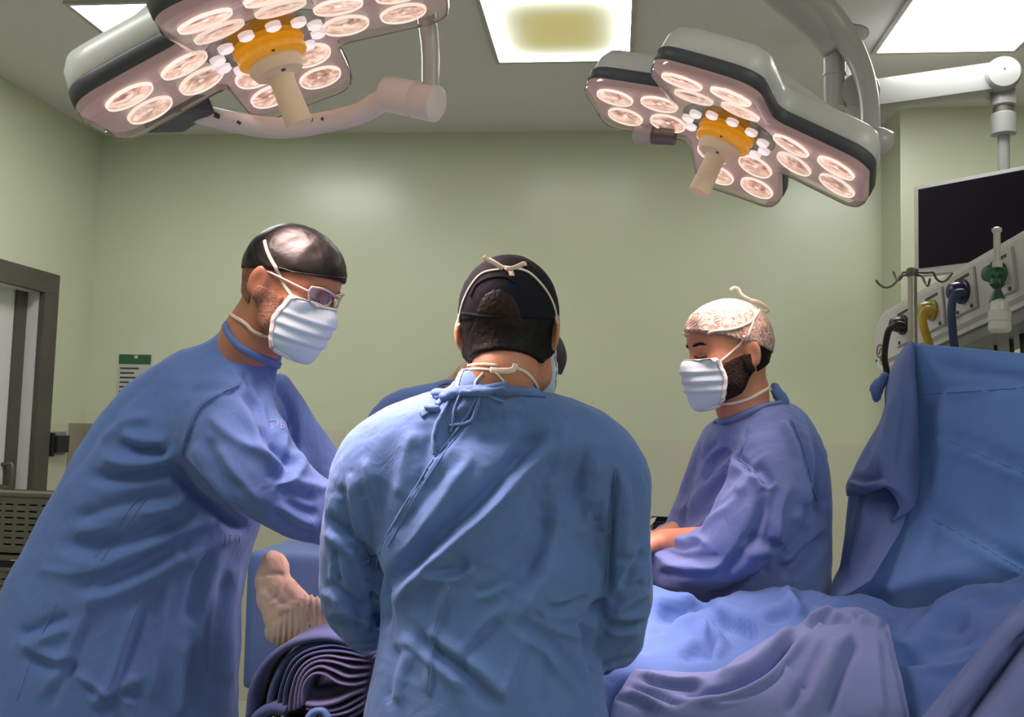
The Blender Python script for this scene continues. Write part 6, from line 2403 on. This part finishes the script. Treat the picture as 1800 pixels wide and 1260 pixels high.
o, tV = drape('violet_drape', 'greyish violet cloth with deep folds spread over the near side of the table', pv, MAT['drape_v'], [
    ('v', 8, 16, [(1405, 1100), (1370, 1150), (1330, 1186), (1262, 1212), (1190, 1216)]), ('r', 10, 10, [(1395, 1098), (1350, 1145), (1310, 1175), (1250, 1192)]), ('r', 10, 10, [(1425, 1105), (1385, 1160), (1345, 1200), (1280, 1228), (1210, 1232)]),
    ('v', 6, 10, [(1395, 1150), (1360, 1195), (1310, 1222), (1240, 1236)]), ('v', 6, 9, [(1125, 1190), (1180, 1205), (1240, 1204)]), ('r', 7, 7, [(1120, 1182), (1180, 1196), (1240, 1194)]),
    ('v', 6, 9, [(1110, 1205), (1160, 1222), (1200, 1240)]), ('r', 7, 7, [(1100, 1212), (1150, 1235), (1180, 1255)]), ('v', 6, 8, [(1085, 1225), (1120, 1235), (1150, 1252)]),
    ('s', 9, 10, [(1500, 1110), (1480, 1160), (1460, 1210), (1445, 1260)]), ('v', 9, 9, [(1492, 1120), (1468, 1180), (1440, 1260)]), ('r', 12, 9, [(1475, 1115), (1445, 1180), (1410, 1260)]), ('v', 10, 7, [(1455, 1120), (1420, 1190), (1380, 1260)]),
    ('s', 8, 8, [(1468, 1072), (1440, 1085), (1415, 1095)]), ('v', 7, 10, [(1440, 1092), (1480, 1086), (1500, 1092)]), ('r', 6, 8, [(1475, 1074), (1452, 1090), (1430, 1102)]), ('s', 8, 9, [(1500, 1090), (1530, 1082), (1556, 1098)]),
    ('s', 7, 5, [(1380, 1165), (1400, 1190), (1420, 1220)]), ('r', 10, 5, [(1540, 1120), (1545, 1190), (1550, 1260)])], nu=11, nv=9, amp=.003, sc_=16, seed=17, crush=(.006, .12))
mb = MB()
cam_strip(mb, [tV], [(1564, 1102), (1577, 1155), (1589, 1208), (1598, 1258)], .007, .0025)
cam_strip(mb, [tV], [(1556, 1108), (1569, 1160), (1581, 1212), (1590, 1258)], .002, .002)
mb.obj('hem', MAT['drape_v'], o, smooth=True)
# two dark cloths in the near corner, over a padded arm board
o, tD = drape('corner_drape', 'dark violet cloth falling in two folds across the lower right corner', [
    [(1930, 930, 1.50), (1935, 985, 1.44), (1940, 1050, 1.44), (1945, 1100, 1.37), (1950, 1200, 1.35), (1950, 1330, 1.34)],
    [(1802, 1045, 1.48), (1812, 1085, 1.43), (1806, 1118, 1.45), (1822, 1165, 1.37), (1840, 1260, 1.35), (1860, 1380, 1.34)],
    [(1710, 1152, 1.47), (1730, 1180, 1.42), (1745, 1192, 1.44), (1762, 1235, 1.36), (1790, 1330, 1.34), (1820, 1440, 1.33)],
    [(1618, 1264, 1.46), (1650, 1280, 1.41), (1688, 1268, 1.43), (1702, 1315, 1.35), (1740, 1400, 1.33), (1780, 1500, 1.32)],
    [(1560, 1350, 1.45), (1590, 1370, 1.40), (1630, 1355, 1.42), (1640, 1410, 1.34), (1690, 1500, 1.32), (1740, 1590, 1.31)]],
    MAT['drape_d'], [('v', 7, 8, [(1800, 1112), (1745, 1185), (1690, 1262)]), ('r', 12, 8, [(1800, 1078), (1740, 1155), (1660, 1260)])], amp=.003, sc_=10, seed=19)
ab = thing('arm_board', 'padded arm board hidden under the dark violet corner cloth', 'arm board', (.88, 1.45, 0))
xa = P(1800, 1200, 1.55)
MB().box((xa[0] - .10, 1.49, .86), (xa[0] + .35, 1.54, .90), .015).obj('pad', MAT['black'], ab, auto=40)
MB().tube([(xa[0] + .1, 1.515, .0), (xa[0] + .1, 1.515, .86)], .015, 12, 1).obj('post', MAT['steel'], ab, auto=40)
MB().box((xa[0] - .05, 1.45, .0), (xa[0] + .25, 1.57, .03), .01).obj('foot', MAT['steeld'], ab, auto=40)

# ================================================================== draped back table behind the foot
xt0, xt1 = P(424, 975, 2.42)[0], P(424, 975, 2.42)[0] + .26
zt_ = P(480, 974, 2.42)[2]
zbm = P(440, 1222, 2.42)[2]
bt = thing('instrument_table', 'small instrument table with pale blue cloth top behind the bandaged foot', 'table', ((xt0 + xt1) / 2, 2.55, 0))
MB().box((xt0 + .02, 2.45, zt_ - .035), (xt1 - .02, 2.68, zt_ - .012), .004).obj('table_top', MAT['steel'], bt)
lx = P(441, 1240, 2.45)[0]
for x in (lx, xt1 - .04):
    for y in (2.46, 2.66):
        MB().tube([(x, y, 0), (x, y, zt_ - .03)], .011, 12, 1).obj('leg', MAT['black'], bt, auto=40)
S = Solid((xt0 - .05, 2.36, zbm - .05), (xt1 + .05, 2.78, zt_ + .05), .010)
cx_, cy_ = (xt0 + xt1) / 2, 2.57
hx_, hy_ = (xt1 - xt0) / 2 - .012, .15


def rbox(X, Y, Z):
    qx = np.abs(X - cx_) - hx_ + .02
    qy = np.abs(Y - cy_) - hy_ + .02
    qz = np.abs(Z - (zt_ + zbm) / 2) - (zt_ - zbm) / 2 + .014
    return np.sqrt(np.maximum(qx, 0) ** 2 + np.maximum(qy, 0) ** 2 + np.maximum(qz, 0) ** 2) + np.minimum(np.maximum(qx, np.maximum(qy, qz)), 0) - .018


S.add(rbox, (xt0, 2.4, zbm), (xt1, 2.74, zt_), .01)
S.D = np.maximum(S.D, (zbm + .012) - S.coords((slice(None),) * 3)[2])
V, F = S.mesh(1)
V = wrinkle(V, F, .004, 12, 51, (1, 1, .3))
put('table_cloth', V, F, MAT['drape_n'], bt)

# ================================================================== folded linen
ln = thing('folded_linen', 'bundle of folded navy and violet linen below the bandaged foot', 'linen', P(550, 1250, 1.78))


def slab(poly, Yf, Yb, th, mat, name='cloth_layer'):
    q = cat(np.array(poly, float), 6)
    C = np.array([P(a, b, Yf) for a, b in q])
    T = np.gradient(C, axis=0)
    T /= np.linalg.norm(T, axis=1)[:, None]
    Nn = np.stack([-T[:, 2], 0 * T[:, 0], T[:, 0]], 1)
    ring = [(0.0, -.5), (-.004, 0.0), (0.0, .5)]
    n = len(C)
    V = []
    for i in range(n):
        for y, s_ in ((0.005, -.5), (.0, -.28), (-.0015, 0), (.0, .28), (.005, .5)):
            V.append(C[i] + Nn[i] * th * s_ + np.array([0, y, 0]))
        for s_ in (.5, -.5):
            V.append(C[i] + Nn[i] * th * s_ + np.array([0, Yb - Yf, 0]))
    F = []
    for i in range(n - 1):
        for k in range(7):
            F.append((i * 7 + k, i * 7 + (k + 1) % 7, i * 7 + 7 + (k + 1) % 7, i * 7 + 7 + k))
    F += [tuple(range(6, -1, -1)), tuple((n - 1) * 7 + k for k in range(7))]
    return MB().add(V, F).obj(name, mat, ln, smooth=True)


slab([(436, 1262), (441, 1216), (459, 1177), (486, 1148), (525, 1128), (575, 1122), (620, 1136), (646, 1162)], 1.722, 1.84, .014, MAT['pile'], 'outer_wrap')
slab([(470, 1262), (474, 1222), (487, 1185), (505, 1158), (540, 1137), (585, 1131), (622, 1144), (644, 1168)], 1.732, 1.84, .012, MAT['pile'], 'outer_wrap')
LAY = [([(487, 1250), (491, 1218), (503, 1181), (518, 1158), (545, 1142), (585, 1135), (630, 1143)], 1.722, 'pile', .006),
       ([(497, 1250), (500, 1215), (512, 1180), (532, 1157), (562, 1146), (603, 1146), (645, 1156)], 1.718, 'pile', .006),
       ([(507, 1250), (510, 1222), (519, 1190), (532, 1170), (550, 1158), (576, 1153), (608, 1158), (653, 1163)], 1.716, 'pilev', .006),
       ([(516, 1248), (519, 1220), (526, 1192), (540, 1172), (562, 1162), (590, 1165), (620, 1174), (653, 1173)], 1.714, 'pilev', .007),
       ([(523, 1245), (526, 1215), (533, 1192), (546, 1178), (564, 1172), (585, 1179), (612, 1190), (648, 1186)], 1.712, 'pilev', .007),
       ([(530, 1240), (532, 1212), (539, 1195), (553, 1184), (571, 1186), (594, 1200), (622, 1204), (646, 1198)], 1.711, 'pilev', .007),
       ([(537, 1238), (560, 1240), (590, 1234), (620, 1220), (642, 1212)], 1.712, 'pilev', .009),
       ([(538, 1246), (575, 1250), (605, 1243), (640, 1224)], 1.714, 'pilev', .007),
       ([(560, 1260), (590, 1257), (615, 1250), (640, 1236)], 1.713, 'pilev', .007),
       ([(575, 1272), (605, 1266), (638, 1248)], 1.715, 'pile', .008)]
for poly, yf, m_, t_ in LAY:
    slab(poly, yf, 1.83, t_, MAT[m_])
slab([(536, 1226), (560, 1226), (600, 1220), (640, 1206)], 1.76, 1.84, .03, MAT['pilev'])
slab([(440, 1275), (455, 1256), (480, 1247), (500, 1252)], 1.712, 1.84, .018, MAT['pile'], 'rolled_edge')
slab([(536, 1272), (548, 1254), (565, 1250), (578, 1266)], 1.708, 1.82, .014, MAT['gown_l'], 'rolled_edge')
zl = P(550, 1290, 1.75)[2]
slab([(440, 1290), (500, 1292), (560, 1292), (640, 1288)], 1.725, 1.775, .03, MAT['pile'], 'bottom_layer')

# ================================================================== instrument stand by the bearded surgeon's hand
zb2, zt2 = P(1165, 931, 2.50)[2], P(1165, 917, 2.50)[2]
x0_, x1_ = P(1148, 925, 2.50)[0], P(1230, 925, 2.50)[0]
st_ = thing('instrument_stand', 'black instrument tray on a stand past the bearded surgeon\'s hand', 'instrument stand', ((x0_ + x1_) / 2, 2.56, 0))
mb = MB().box((x0_, 2.50, zb2 - .012), (x1_, 2.66, zb2)).box((x0_, 2.50, zb2), (x1_, 2.506, zt2), .001).box((x0_, 2.654, zb2), (x1_, 2.66, zt2), .001).box((x0_, 2.506, zb2), (x0_ + .006, 2.654, zt2), .001).box((x1_ - .006, 2.506, zb2), (x1_, 2.654, zt2), .001)
mb.obj('tray', MAT['black'], st_)
MB().tube([((x0_ + x1_) / 2, 2.58, .02), ((x0_ + x1_) / 2, 2.58, zb2 - .012)], .012, 12, 1).obj('post', MAT['steel'], st_, auto=40)
MB().box(((x0_ + x1_) / 2 - .15, 2.50, 0), ((x0_ + x1_) / 2 + .15, 2.66, .03), .01).obj('foot', MAT['steeld'], st_, auto=40)
gz = MB()
Q = [P(1139, 928, 2.49), P(1140, 914, 2.49), P(1154, 909, 2.49), P(1150, 917, 2.49), P(1142, 925, 2.49)]
gz.add(Q + [q + np.array([0, .008, 0]) for q in Q], [(0, 1, 2, 3, 4), (9, 8, 7, 6, 5)] + [(i, (i + 1) % 5, 5 + (i + 1) % 5, 5 + i) for i in range(5)])
tag(gz.obj('gauze_pad', MAT['gauze']), 'small folded white gauze leaning at the end of the black tray', 'gauze')
